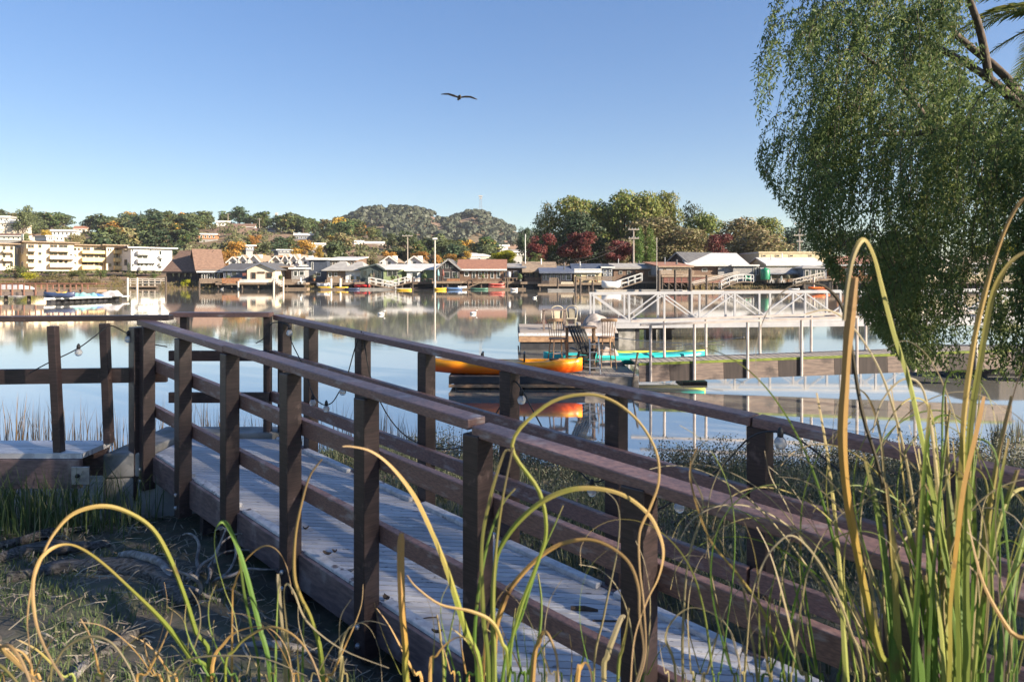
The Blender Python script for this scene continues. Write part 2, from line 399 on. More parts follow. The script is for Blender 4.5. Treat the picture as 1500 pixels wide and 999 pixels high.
for y in ys:
    for x in xs: mb.v.append((x, y, gz(x, y)))
nx = len(xs)
for i in range(len(ys) - 1):
    for j in range(nx - 1): mb.f.append((i * nx + j, i * nx + j + 1, (i + 1) * nx + j + 1, (i + 1) * nx + j))
single('ground', mb, bank_mat(), kind='structure', smooth=True, org=(0, 0, 0))

def haze_mat():
    m, nt, out = newmat('thin_haze'); v = N(nt, 'ShaderNodeVolumePrincipled'); v.inputs['Color'].default_value = (.86, .90, .97, 1); v.inputs['Density'].default_value = .00011; v.inputs['Anisotropy'].default_value = .2
    nt.links.new(v.outputs[0], out.inputs['Volume']); return m
single('haze', MB().box(-1600, 1600, -70, 1300, -3, 150), haze_mat(), kind='stuff', org=(0, 0, 0))
# ------------------------------------------------------------------ boardwalk ramp
OUT = Vector((-.683, -.73, 0))                 # outward on the near (left) side
def Lp(t, h=0, o=0): return L0 + RD * t + Vector((0, 0, h)) + OUT * o
def Rp(t, h=0, o=0): return R0 + RD * t + Vector((0, 0, h)) - OUT * o
T_END = 6.7
def deck_mat():
    m, nt, out = newmat('worn_grey_deck_paint')
    b = N(nt, 'ShaderNodeBsdfPrincipled'); b.inputs['Roughness'].default_value = .5
    f, raw = noise_fac(nt, 2.0, (1, 3, 1), 5, .4, .62)
    c = mixc(nt, f, (.56, .55, .56), (.46, .455, .465))
    g = N(nt, 'ShaderNodeNewGeometry'); mr = N(nt, 'ShaderNodeMapRange'); mr.inputs[3].default_value = .85; mr.inputs[4].default_value = 1.12
    nt.links.new(g.outputs['Random Per Island'], mr.inputs[0])
    hs = N(nt, 'ShaderNodeHueSaturation'); nt.links.new(mr.outputs[0], hs.inputs['Value']); nt.links.new(c, hs.inputs['Color'])
    # paint worn off in long flakes along the boards, more where people step on from the bank
    tc = N(nt, 'ShaderNodeTexCoord'); sp = N(nt, 'ShaderNodeSeparateXYZ'); nt.links.new(tc.outputs['Object'], sp.inputs[0])
    wear = N(nt, 'ShaderNodeMapRange'); wear.inputs[1].default_value = 5.2; wear.inputs[2].default_value = 2.2; wear.inputs[3].default_value = -.16; wear.inputs[4].default_value = .05
    nt.links.new(sp.outputs[1], wear.inputs[0])
    _, w1 = noise_fac(nt, 1.6, (1.2, 9, 1), 6, .5, .6, rough=.65)
    ad = N(nt, 'ShaderNodeMath', operation='ADD'); nt.links.new(w1, ad.inputs[0]); nt.links.new(wear.outputs[0], ad.inputs[1])
    st = N(nt, 'ShaderNodeMapRange'); st.inputs[1].default_value = .575; st.inputs[2].default_value = .61; nt.links.new(ad.outputs[0], st.inputs[0])
    c = mixc(nt, st.outputs[0], hs.outputs[0], (.70, .69, .68))
    d2, _ = noise_fac(nt, 16, (1, 2, 1), 4, .63, .73); c = mixc(nt, d2, c, (.13, .12, .12))
    nt.links.new(c, b.inputs['Base Color'])
    bp = N(nt, 'ShaderNodeBump'); bp.inputs['Strength'].default_value = .3; bp.inputs['Distance'].default_value = .003
    nt.links.new(raw, bp.inputs['Height']); nt.links.new(bp.outputs[0], b.inputs['Normal'])
    nt.links.new(b.outputs[0], out.inputs[0]); return m
M['deck'] = deck_mat()
M['kerb'] = mat('flaking_white_kerb', (.66, .65, .64), (.48, .47, .48), .7, 6, (4, 4, 4), .3, .004, stain=(.16, .13, .125), stain_scale=13, stain_at=(.6, .7))
bw = empty('boardwalk_ramp', Lp(6, -.4), 'sloping ramp with worn grey boards and flaking white kerbs running down towards the grass', 'boardwalk')
mb = MB(); y = 5.86; pw = .0475
while y > .95:
    def ends(yy):
        tl = (5.3 - yy) / .683; tr = (5.92 - yy) / .683
        l = Vector((-2.80, yy, 1.13)) if tl < 0 else Lp(tl)
        r = Rp(tr)
        if l.z > 1.13: l.z = 1.13
        if r.z > 1.13: r.z = 1.13
        return l, r
    a0, b0 = ends(y); a1, b1 = ends(y - pw + .0075)
    z = Vector((0, 0, -.03))
    mb.add([a0, b0, b1, a1, a0 + z, b0 + z, b1 + z, a1 + z], [(0, 3, 2, 1), (4, 5, 6, 7), (0, 1, 5, 4), (3, 7, 6, 2), (0, 4, 7, 3), (1, 2, 6, 5)])
    y -= pw
part('deck', mb, M['deck'], bw)
for side, fn in ((1, Lp), (-1, Rp)):
    part('fascia', MB().beam(fn(-.05, -.085, .012), fn(T_END, -.085, .012), .04, .19), M['fascia'], bw, bevel=.004)
    mb = MB()
    for k in range(5): mb.beam(fn(-.0, -.15, -.25 - k * .02) if k < 1 else fn(0, -.15, -.3), fn(T_END, -.15, -.25 if k < 1 else -.3), .04, .2) if k < 1 else None
    part('joist', mb, M['fascia'], bw)
TL = [.0, .69, 1.42, 2.17, 2.89, 3.66, 4.42, 5.2, 5.98]
TR = [.03, .46, 1.2, 1.945, 2.72, 3.49, 4.26, 5.02, 5.8]
for fn, TT in ((Lp, TL), (Rp, TR)):
    for i in range(len(TT) - 1):
        if TT[i + 1] - TT[i] < .3: continue
        mb = MB().beam(fn(TT[i] + .052, .012, -.022), fn(TT[i + 1] - .052, .012, -.022), .056, .028)
        part('kerb', mb, M['kerb'], bw, bevel=.006)
for t in (.9, 2.1, 3.6):
    for o in (.15, .8):
        p = Lp(t, -.15, -o); part('support_post', MB().box(p.x - .06, p.x + .06, p.y - .06, p.y + .06, -.1, p.z - .03), M['weathered'], bw, bevel=.005)
    part('cross_beam', MB().beam(Lp(t, -.24, .02), Rp(t + .05, -.24, .02), .09, .13), M['wood'], bw, bevel=.004)

# ------------------------------------------------------------------ ramp railings
def railing(name, label, fn, TT, caps, dz):
    r = empty(name, fn(TT[2], -.2, .05), label, 'railing', 'railings of the boardwalk')
    for t in TT:
        p = fn(t, 0, .058)
        mb = MB(); w = .0445
        ax = Vector((RD.x, RD.y, 0)).normalized(); ay = Vector((-ax.y, ax.x, 0))
        zb, zt = p.z - .24, p.z + 1.005
        q = [p + ax * sx * w + ay * sy * w for sx, sy in ((-1, -1), (1, -1), (1, 1), (-1, 1))]
        mb.prism([Vector((v.x, v.y, zb)) for v in q], (0, 0, zt - zb))
        po = part('post', mb, M['wood'], r, bevel=.005)
        for hz in (-.08, -.17):
            c = p + OUT * (.05 if fn is Lp else -.05) + Vector((0, 0, hz))
            part('bolt', MB().ball(c, .014, 8, 5), M['steel'], po)
    for (a, b, lift) in caps:
        part('handrail', MB().beam(fn(a, 1.03 + lift, .045), fn(b, 1.03 + lift, .045), .10, .044), M['rail'], r, bevel=.006)
    for h, hh in ((.70, .09), (.345, .088)):
        for (a, b, lift) in caps:
            part('middle_rail', MB().beam(fn(a + .0 , h, -.012), fn(b - .004, h, -.012), .04, hh), M['rail'], r, bevel=.005)
    return r
rn = railing('railing', 'near railing of the ramp, dark posts and jointed handrail in front of the deck', Lp, TL,
        [(-.12, 1.40, 0), (1.404, 3.64, .008), (3.66, T_END, -.012)], 0)
part('end_post', MB().prism([(-2.91, 5.30, .80), (-2.82, 5.22, .80), (-2.76, 5.29, .80), (-2.85, 5.37, .80)], (0, 0, 1.33)).xf(Matrix.Translation((-.075, .01, 0))), M['wood'], rn, bevel=.005)
rf = railing('railing', 'far railing of the ramp, string lights hanging under its sloping handrail', Rp, TR,
        [(-.06, 4.24, 0), (4.25, T_END, .0)], 0)

# landing's back railing
lr = empty('railing', (-2.5, 5.92, 1.1), 'short straight railing with projecting rail ends closing the top of the ramp', 'railing', 'railings of the boardwalk')
x0, x1 = PX(252, 5.92), PX(401, 5.92)
part('handrail', MB().box(x0, x1 - .02, 5.86, 5.98, 2.17, 2.21), M['rail'], lr, bevel=.004)
for z in (1.835, 1.475): part('middle_rail', MB().box(PX(246, 5.88), x1 - .03, 5.885, 5.92, z - .045, z + .045), M['wood'], lr, bevel=.004)
for px in (271, 392.5):
    part('post', MB().box(PX(px, 5.96) - .03, PX(px, 5.96) + .03, 5.925, 5.985, 1.13, 2.168), M['wood'], lr, bevel=.004)

# concrete abutment
ab = empty('concrete_abutment', (-2.8, 5.6, .3), 'stained concrete abutment block where the ramp meets the plank walkway', 'abutment')
part('block', MB().prism([(-3.13, 5.22, .0), (-2.45, 5.30, .0), (-1.95, 5.95, .0), (-2.0, 6.35, .0), (-3.05, 6.35, .0)], (0, 0, .98)), M['concrete'], ab, bevel=.02)
part('cap', MB().prism([(-3.12, 5.20, .985), (-2.86, 5.24, .985), (-2.83, 5.88, .985), (-2.0, 5.90, .985), (-2.05, 6.15, .985), (-3.12, 6.15, .985)], (0, 0, .185)), M['concrete'], ab, bevel=.015)

# ------------------------------------------------------------------ left plank walkway and its railing
wk = empty('plank_walkway', (-4.6, 5.1, .9), 'straight plank walkway along the water, joining the concrete abutment from the left', 'boardwalk')
mb = MB()
for k in range(3): mb.box(-7.6, -3.13, 4.97 + k * .13, 4.97 + k * .13 + .124, 1.20, 1.238)
part('deck', mb, M['deck'], wk)
part('fascia', MB().box(-7.6, -3.14, 4.955, 4.999, .985, 1.196), M['fascia'], wk, bevel=.004)
part('joist', MB().box(-7.6, -3.14, 5.28, 5.32, .985, 1.196), M['fascia'], wk)
br = part('bracket', MB().box(-3.19, -3.06, 4.937, 4.951, 1.02, 1.15), M['steel'], wk, bevel=.004)
part('bolt', MB().ball((-3.14, 4.932, 1.085), .016), M['wire'], br)
for x in (-4.9, -6.8): part('support_post', MB().box(x - .06, x + .06, 5.08, 5.2, -.3, 1.19), M['weathered'], wk)
wr = empty('railing', (-4.4, 5.1, 1.2), 'level railing of the left plank walkway with one wide middle board', 'railing', 'railings of the boardwalk')
part('handrail', MB().beam((-7.6, 4.93, 2.185), (-2.68, 5.37, 2.20), .10, .042), M['wood'], wr, bevel=.004)
part('middle_rail', MB().beam((-7.6, 4.90, 1.755), (-2.70, 5.345, 1.755), .038, .115), M['wood'], wr, bevel=.004)
for i, (px, d, zb) in enumerate(((83.5, 5.02, .98), (154, 5.27, 1.24), (-60, 5.0, .98))):
    x = PX(px, d); s = .029
    part('post', MB().prism([(x - s + .03, d - s, zb), (x + s + .03, d - s, zb), (x + s + .03, d + s, zb), (x - s + .03, d + s, zb)], (-.06 if i != 1 else -.035, 0, 2.16 - zb)), M['wood'], wr, bevel=.004)

# ------------------------------------------------------------------ string lights
def bulbmat():
    m, nt, out = newmat('clear_bulb_glass')
    b = N(nt, 'ShaderNodeBsdfPrincipled'); b.inputs['Base Color'].default_value = (.86, .86, .84, 1); b.inputs['Roughness'].default_value = .12
    b.inputs['Transmission Weight'].default_value = .55; b.inputs['IOR'].default_value = 1.3
    nt.links.new(b.outputs[0], out.inputs[0]); return m
M['bulb'] = bulbmat()
def far_rail_pt(px):
    r = (px - 750) / 1000; t = (5.92 * r + 2.04) / (.73 + .683 * r); return Rp(t, .98, .02)
def string_lights(label, anchors, bulbs):
    pts = [Vector(a) for a in anchors]
    s = empty('string_lights', pts[0], label, 'string lights', 'strings of bulbs on the railings')
    part('cable', MB().tube(catmull(pts, 5), .0045, 5), M['wire'], s)
    for b in bulbs:
        b = Vector(b)
        o = part('bulb', MB().lathe(b, [(.004, -.027), (.017, -.022), (.025, -.008), (.026, .003), (.021, .016), (.013, .026)], 12), M['bulb'], s, smooth=True)
        part('socket', MB().lathe(b + Vector((0, 0, .026)), [(.0125, 0), (.0135, .018), (.010, .032), (.004, .042)], 10), M['wire'], o, smooth=True)
def hang(px, py, d): return P(px, py, d)
def strand(pp, ds, bl, label):
    anchors = [P(px, py, d) for (px, py), d in zip(pp, ds)]
    string_lights(label, anchors, [P(*b) for b in bl])
strand([(44, 546), (70, 532), (115, 510), (150, 484), (163, 477), (188, 489), (215, 502), (245, 508)], [5.12, 5.12, 5.16, 5.2, 5.3, 5.3, 5.3, 5.3], [(115, 516.5, 5.16), (188, 497, 5.3)], 'bulb string looping along the left walkway railing')
strand([(375, 503), (388, 494), (398, 474), (418, 474), (424, 482), (428, 503), (446, 540), (458, 577), (472, 592), (486, 590), (498, 572), (506, 560), (520, 510), (530, 485)], [5.9, 5.85, 5.8, 5.65, 5.62, 5.6, 5.5, 5.4, 5.3, 5.25, 5.2, 5.15, 5.1, 5.1],
       [(424, 488, 5.62), (458, 590, 5.4), (478, 599, 5.28), (502, 574, 5.2)], 'bulb string sagging between the first far railing posts')
strand([(532, 488), (545, 560), (580, 625), (630, 655), (691, 650), (730, 600), (750, 560), (764, 570), (780, 600), (808, 648), (840, 680), (867, 705), (900, 700), (925, 720), (960, 745), (993, 728), (1050, 690), (1100, 640), (1143, 633), (1180, 650), (1230, 690)],
       [5.05, 5.0, 4.9, 4.75, 4.5, 4.2, 4.08, 4.02, 3.95, 3.85, 3.75, 3.65, 3.55, 3.45, 3.35, 3.25, 3.1, 2.95, 2.85, 2.8, 2.7],
       [(691, 660, 4.5), (764, 586, 4.02), (808, 663, 3.85), (867, 720, 3.65), (926, 738, 3.45), (995, 743, 3.25), (1143, 649, 2.85)], 'long string of round bulbs drooping below the far handrail')

# ------------------------------------------------------------------ leaves and twigs on the deck
def onramp(px, py):
    # ray through the pixel meets the ramp plane
    n = Vector((RD.x, RD.y, RD.z)).cross(Vector((.683, .73, 0))).normalized(); d = Vector(((px - 750) / F, 1, -(py - HZ) / F))
    c = Vector((0, 0, CZ)); k = (L0 - c).dot(n) / d.dot(n); return c + d * k
for px, py, s, lab in ((479, 826, .035, 'dark curled leaf on the ramp beside the kerb'), (508, 840, .05, 'pale curled leaf lying on the ramp boards'), (566, 879, .03, 'small dark leaf at the foot of a near post'), (490, 810, .02, 'tiny leaf scrap on the ramp boards'), (640, 944, .03, 'dark leaf resting on the near white kerb'), (448, 776, .022, 'dark leaf scrap beside the near post at mid ramp')):
    p = onramp(px, py) + Vector((0, 0, .004 if 'kerb' not in lab[-10:] else .05)); mb = MB(); a = R.random() * 6
    for i in range(6):
        u = i / 5; ww = s * .5 * math.sin(math.pi * (.1 + .8 * u)); q = p + Vector((math.cos(a), math.sin(a), 0)) * s * (u - .5) * 1.6; n = Vector((-math.sin(a), math.cos(a), 0))
        h = .012 * (2 * u - 1) ** 2
        mb.v += [tuple(q - n * ww + Vector((0, 0, h + .008))), tuple(q + Vector((0, 0, h))), tuple(q + n * ww + Vector((0, 0, h + .012)))]
    for i in range(5): mb.f += [(i * 3, i * 3 + 1, i * 3 + 4, i * 3 + 3), (i * 3 + 1, i * 3 + 2, i * 3 + 5, i * 3 + 4)]
    single('fallen_leaf', mb, M['driftpale'] if 'pale' in lab else M['bark'], lab, 'leaf', 'leaves fallen on the ramp', smooth=True)
a, b = onramp(836, 894), onramp(876, 897)
single('wood_chip', MB().tube([a + Vector((0, 0, .012)), (a + b) / 2 + Vector((0, 0, .016)), b + Vector((0, 0, .011))], [.008, .012, .006], 6, .5), M['bark'], 'dark bark chip lying across the ramp boards', 'bark chip')
a, b, c = onramp(868, 911), onramp(900, 912), onramp(935, 911)
single('twig', MB().tube(catmull([a + Vector((0, 0, .006)), b + Vector((0, 0, .008)), c + Vector((0, 0, .006))], 4), .004, 5, .4), M['bark'], 'thin dark twig lying on the ramp boards', 'twig')
a, b = onramp(610, 909), onramp(640, 905)
single('twig', MB().tube([a + Vector((0, 0, .005)), (a + b) / 2 + Vector((.01, 0, .01)), b + Vector((0, 0, .005))], .003, 5, .4), M['bark'], 'short bent twig on the ramp near the tall dry stalk', 'twig')

# ------------------------------------------------------------------ driftwood on the mud
def on_ground(px, py):
    d = 2.0
    while d < 9:
        p = P(px, py, d)
        if p.z <= gz(p.x, p.y): return p
        d += .02
    return P(px, py, 9)
def log(label, pix, radii, m='driftwood', lift=.5, name='driftwood_log', jit=.45):
    pts = [on_ground(px, py) for px, py in pix]
    pts = [p + Vector((0, 0, r * lift)) for p, r in zip(pts, [interp([(0, radii[0]), (.5, radii[1]), (1, radii[2])], i / (len(pts) - 1)) for i in range(len(pts))])]
    c = catmull(pts, 6); n = len(c)
    rs = [interp([(0, radii[0]), (.5, radii[1]), (1, radii[2])], i / (n - 1)) for i in range(n)]
    c = [p + Vector((nz(p.x * 4, p.y * 4, 1), nz(p.x * 4, p.y * 4, 5), nz(p.x * 4, p.y * 4, 9))) * .03 for p in c]
    return single(name, MB().tube(c, rs, 12, jit), M[m], label, 'driftwood' if 'drift' in name else 'branch', 'driftwood on the mud', smooth=True)
log('long dark driftwood log, foremost of the pile, ending under the ramp', [(10, 852), (100, 838), (180, 838), (240, 855), (280, 890)], (.035, .055, .045))
log('thick grey driftwood log crossing the middle of the pile', [(-40, 832), (40, 818), (100, 810), (162, 802)], (.035, .042, .022), lift=1.0)
log('rear driftwood log slanting up towards the grass', [(-20, 812), (50, 795), (100, 783), (140, 774)], (.03, .034, .016), lift=1.0)
log('pale bark slab resting on the foremost log', [(178, 826), (200, 832), (230, 842), (256, 866)], (.016, .026, .016), 'driftpale', lift=3.2)
log('pointed grey stick lying on the mud', [(140, 965), (170, 950), (200, 936), (232, 927)], (.022, .03, .006))
log('bleached curved branch standing out of the mud', [(103, 999), (118, 982), (130, 965), (137, 950), (139, 937)], (.018, .016, .008), 'driftpale', name='dead_branch')
log('pale thin branch lying under the ramp fascia', [(330, 950), (380, 945), (440, 955), (510, 975)], (.012, .016, .006), 'driftpale', name='dead_branch')
rt = empty('root_tangle', on_ground(290, 880), 'tangle of bleached roots under the start of the ramp', 'roots', 'driftwood on the mud')
rr = random.Random(5)
for k in range(16):
    px, py = rr.uniform(262, 325), rr.uniform(838, 885); p = on_ground(px, py); pts = [p]
    v = Vector((rr.uniform(-1, 1), rr.uniform(-.5, .5), rr.uniform(.1, 1))).normalized()
    for i in range(rr.randint(3, 6)):
        v = (v + Vector((rr.uniform(-.9, .9), rr.uniform(-.5, .5), rr.uniform(-.7, .4)))).normalized(); pts.append(pts[-1] + v * .085)
    part('root', MB().tube(catmull(pts, 4), [.011 - .008 * i / (len(pts) * 4) for i in range((len(pts) - 1) * 4 + 1)], 6, .4), M['driftpale'], rt, smooth=True)
# ------------------------------------------------------------------ kayaks
def kayakmat(name, c_mid, c_end, L=3.4, top=None):
    m, nt, out = newmat(name)
    b = N(nt, 'ShaderNodeBsdfPrincipled'); b.inputs['Roughness'].default_value = .35
    tc = N(nt, 'ShaderNodeTexCoord'); sp = N(nt, 'ShaderNodeSeparateXYZ'); nt.links.new(tc.outputs['Object'], sp.inputs[0])
    ab = N(nt, 'ShaderNodeMath', operation='ABSOLUTE'); nt.links.new(sp.outputs[0], ab.inputs[0])
    f, raw = noise_fac(nt, 2.5, (1, 1, 1), 3)
    ad = N(nt, 'ShaderNodeMath', operation='MULTIPLY_ADD'); ad.inputs[1].default_value = .9; nt.links.new(raw, ad.inputs[0]); nt.links.new(ab.outputs[0], ad.inputs[2])
    mr = N(nt, 'ShaderNodeMapRange'); mr.inputs[1].default_value = .85; mr.inputs[2].default_value = L / 2 + .3; nt.links.new(ad.outputs[0], mr.inputs[0])
    c = mixc(nt, mr.outputs[0], c_mid, c_end)
    if top:
        z = N(nt, 'ShaderNodeMapRange'); z.inputs[1].default_value = .16; z.inputs[2].default_value = .27; nt.links.new(sp.outputs[2], z.inputs[0])
        c = mixc(nt, z.outputs[0], c, top)
    nt.links.new(c, b.inputs['Base Color']); nt.links.new(b.outputs[0], out.inputs[0]); return m
def kayak_hull(L=3.4, B=.74, H=.30, n=26):
    "sit-on-top hull: rocker, flared bow and stern, moulded deck with seat wells"
    mb = MB(); prof = []
    for i in range(n + 1):
        u = i / n * 2 - 1; a = abs(u)
        hw = B / 2 * max(.05, (1 - a ** 3.4)); keel = .07 * a ** 5 * H / .3; sheer = H * (.86 + .2 * a ** 2)
        well = .10 * (math.exp(-((u + .18) / .16) ** 4) + math.exp(-((u - .38) / .15) ** 4)) * H / .3
        x = u * L / 2 * (1 + .03 * (1 - a))
        prof.append([(x, 0, keel), (x, hw * .55, keel + .02), (x, hw * .92, keel + .10 * H / .3), (x, hw, sheer * .72), (x, hw * .93, sheer * .97), (x, hw * .72, sheer), (x, hw * .5, sheer - well), (x, 0, sheer - well * 1.05 + .012 * (well < .01)),
                     (x, -hw * .5, sheer - well), (x, -hw * .72, sheer), (x, -hw * .93, sheer * .97), (x, -hw, sheer * .72), (x, -hw * .92, keel + .10 * H / .3), (x, -hw * .55, keel + .02)])
    k = len(prof[0])
    for p in prof: mb.v += p
    for i in range(n):
        for j in range(k): mb.f.append((i * k + j, (i + 1) * k + j, (i + 1) * k + (j + 1) % k, i * k + (j + 1) % k))
    mb.f.append(tuple(range(k))); mb.f.append(tuple(range(n * k, n * k + k))[::-1]); return mb
HULL = {}
def kayak(label, loc, rz, m, L=3.4, B=.74, H=.30, cat='kayak', group=None, detail=False, tilt=0):
    o = empty('kayak', loc, label, cat, group, rz); o.rotation_euler = (tilt, 0, rz)
    key = (L, B, H, m.name)
    if key not in HULL: HULL[key] = mkmesh('hull', kayak_hull(L, B, H), m, True)
    h = bpy.data.objects.new('hull', HULL[key]); COL.objects.link(h); h.parent = o; ORG[h.name] = ORG[o.name]
    if detail:
        for x in (-1.05, 1.12): part('hatch', MB().lathe((x, 0, H * .93), [(.11, 0), (.115, .02), (.10, .028)], 14), M['black'], o, world=False)
        for x in (-.48, .46): part('seat', MB().box(x - .02, x + .02, -.2, .2, H * .75, H + .14), M['black'], o, world=False, bevel=.01)
        for s in (-1, 1): part('handle', MB().tube([(s * L * .47, -.05, H * 1.0), (s * L * .47, 0, H * 1.16), (s * L * .47, .05, H * 1.0)], .012, 6), M['black'], o, world=False)
    return o
KM = {}
KM['orange'] = kayakmat('orange_yellow_plastic', (.95, .20, .004), (.92, .12, .003), top=(.95, .36, .008))
KM['turq'] = kayakmat('turquoise_plastic', (.03, .48, .43), (.03, .42, .40))
KM['lime'] = kayakmat('lime_plastic', (.66, .68, .09), (.50, .60, .10))
KM['red'] = kayakmat('red_plastic', (.45, .03, .03), (.40, .03, .03)); KM['yellow'] = kayakmat('yellow_plastic', (.75, .48, .03), (.70, .36, .02))
KM['white'] = kayakmat('white_hull', (.74, .72, .70), (.66, .65, .64)); KM['blue'] = kayakmat('blue_hull', (.10, .18, .34), (.07, .12, .26))
KM['navy'] = kayakmat('navy_hull', (.035, .055, .12), (.03, .04, .09)); KM['red2'] = kayakmat('pale_red_hull', (.62, .14, .11), (.58, .18, .15)); KM['greenh'] = kayakmat('green_hull', (.06, .17, .12), (.05, .13, .1))
KM['deeporange'] = kayakmat('deep_orange_plastic', (.80, .17, .012), (.75, .13, .01))

# ------------------------------------------------------------------ kayak dock (about 15 m out)
kd = empty('floating_dock', (.7, 14.6, 0), 'low floating dock of grey boards carrying the orange kayak and the chairs', 'dock')
DX0, DX1, DY0, DY1 = PX(660, 14.9), PX(935, 14.9), 14.95, 17.5
mb = MB(); x = DX0
while x < DX1 - .02: mb.box(x, x + .135, DY0, DY1, .26, .292); x += .142
part('deck', mb, M['deckgrey'], kd)
XM = PX(856, 14.9)
part('side_board', MB().box(DX0 - .02, XM, DY0 - .045, DY0 - .003, .13, .288), M['rubber'], kd, bevel=.006)
part('side_board', MB().box(XM + .004, DX1 + .01, DY0 - .055, DY0 - .003, .04, .287), M['deckgrey'], kd, bevel=.006)
part('rub_board', MB().box(DX0 - .04, XM + .05, DY0 - .09, DY0 - .048, .055, .125), M['oldwood'], kd, bevel=.006)
part('side_board', MB().box(DX0 - .045, DX0 - .003, DY0, DY1, .10, .287), M['dockside'], kd)
for i in range(5):
    x = lerp(DX0 + .1, DX1 - 1.0, i / 4); part('float', MB().box(x, x + .72, DY0 + .06, DY1 - .1, -.25, .255), M['rubber'], kd, bevel=.03)
kayak('orange and yellow tandem kayak lying along the near edge of the low dock', (PX(738, 15.2), 15.28, .296), math.radians(-2), KM['orange'], 3.5, .76, .34, detail=True)
kayak('long turquoise kayak on the dock behind the bar chairs', (PX(912, 17.1), 16.85, .292), math.radians(2), KM['turq'], 4.0, .62, .30, detail=False)
kayak('lime kayak behind the turquoise one on the dock', (PX(962, 17.4), 17.42, .30), math.radians(1), KM['lime'], 2.5, .55, .28)
# bar chairs, tall table, folded deck chair
def bar_chair(label, loc, rz, group='worn wooden chairs on the dock'):
    o = empty('bar_chair', loc, label, 'chair', group, rz)
    part('seat', MB().lathe((0, 0, .72), [(.12, 0), (.20, .008), (.21, .03), (.19, .042)], 14), M['oldwood'], o, world=False)
    for sx in (-1, 1):
        for sy in (-1, 1): part('leg', MB().tube([(sx * .13, sy * .13, .72), (sx * .19, sy * .2, 0)], [.016, .013], 6), M['oldwood'], o, world=False)
    for h, k in ((.22, .175), (.42, .157)):
        for a, b in (((-k, -k), (k, -k)), ((k, -k), (k, k)), ((k, k), (-k, k)), ((-k, k), (-k, -k))): part('stretcher', MB().tube([(a[0], a[1], h), (b[0], b[1], h)], .010, 5), M['oldwood'], o, world=False)
    for i in range(6):
        x = (i - 2.5) * .058; part('spindle', MB().tube([(x * .9, .15, .75), (x * 1.15, .21, 1.14)], .0085, 5), M['oldwood'], o, world=False)
    part('top_rail', MB().box(-.2, .2, .195, .235, 1.12, 1.20), M['oldwood'], o, world=False, bevel=.015)
    return o
bar_chair('tall spindle-back bar chair at the left of the dock table', (PX(817, 15.7), 15.75, .292), math.radians(15))
bar_chair('tall spindle-back bar chair turned away, behind the folded deck chair', (PX(888, 16.1), 16.1, .292), math.radians(190))
tb = empty('bar_table', (PX(850, 15.9), 15.9, .292), 'tall narrow wooden table between the bar chairs', 'table')
part('table_top', MB().box(-.36, .36, -.22, .22, .98, 1.015), M['oldwood'], tb, world=False, bevel=.006)
for sx in (-1, 1):
    for sy in (-1, 1): part('leg', MB().beam((sx * .31, sy * .17, 0), (sx * .31, sy * .17, .975), .04, .04), M['oldwood'], tb, world=False)
part('stretcher', MB().box(-.29, .29, -.015, .015, .3, .34), M['oldwood'], tb, world=False)
cu = single('cup', MB().lathe((PX(847, 15.9), 15.85, 1.310), [(.045, 0), (.055, .10), (.05, .10), (.04, .01)], 12), M['pilingpale'], 'pale cup standing on the tall dock table', 'cup', smooth=True)
ad = empty('folded_deck_chair', (PX(858, 15.5), 15.5, .292), 'black slatted deck chair folded and leaned against the tall table', 'chair', None, math.radians(20)); ad.scale = (.72, .72, .74)
for i in range(6):
    x = (i - 2.5) * .095; part('slat', MB().beam((x, -.02, .62), (x - .22, .30, 1.42), .07, .02, up=(0, -1, 0)), M['black'], ad, world=False)
for i in range(5): part('slat', MB().beam((-.26, -.05 - i * .035, .62 - i * .11), (.22, -.09 - i * .035, .55 - i * .11), .02, .085), M['black'], ad, world=False)
for s in (-.3, .27):
    part('leg', MB().beam((s, .25, 0), (s + .05, -.1, .72), .03, .09), M['black'], ad, world=False)
    part('armrest', MB().beam((s, -.15, .70), (s - .05, .35, .74), .11, .025), M['black'], ad, world=False)
sa = empty('step_stool', (PX(872, 15.2), 15.2, .292), 'small metal step ladder beside the black deck chair', 'ladder')
for s in (-.12, .12):
    part('side_rail', MB().beam((s, .0, 0), (s * .8, .22, .78), .03, .02), M['steel'], sa, world=False)
for i in range(4): part('step', MB().box(-.11, .11, .03 + i * .055, .09 + i * .055, .13 + i * .17, .15 + i * .17), M['steel'], sa, world=False)
pd = single('paddle', MB().tube([(PX(924, 14.85), 14.86, -.15), (PX(929, 14.85), 14.87, .36), (PX(935, 14.85), 14.90, .82)], [.03, .018, .025], 7), M['weathered'], 'grey stake leaning against the right corner of the low dock', 'stake')

# ------------------------------------------------------------------ second float (about 23 m out)
fd = empty('floating_dock', (3, 23, 0), 'brown sided float with a terrace table, lying behind the low dock', 'dock')
FX0, FX1 = PX(762, 22.6), PX(900, 22.6)
mb = MB(); y = 22.65
while y < 26.6: mb.box(FX0, FX1, y, y + .17, .52, .555); y += .178
part('deck', mb, M['deckgrey'], fd)
part('edge_strip', MB().box(FX0 - .05, FX1, 22.56, 22.645, .47, .56), M['kerb'], fd)
part('side_board', MB().box(FX0 - .04, FX1, 22.58, 22.64, .27, .468), M['oldwood'], fd)
part('side_board', MB().box(FX0 - .05, FX0 - .004, 22.65, 26.6, .27, .468), M['oldwood'], fd)
part('float', MB().box(FX0 + .03, FX1 - .05, 22.70, 26.5, -.3, .515), M['rubber'], fd)
part('fender', MB().box(FX0 + .02, FX1 - .05, 22.65, 22.698, -.2, .265), M['rubber'], fd)
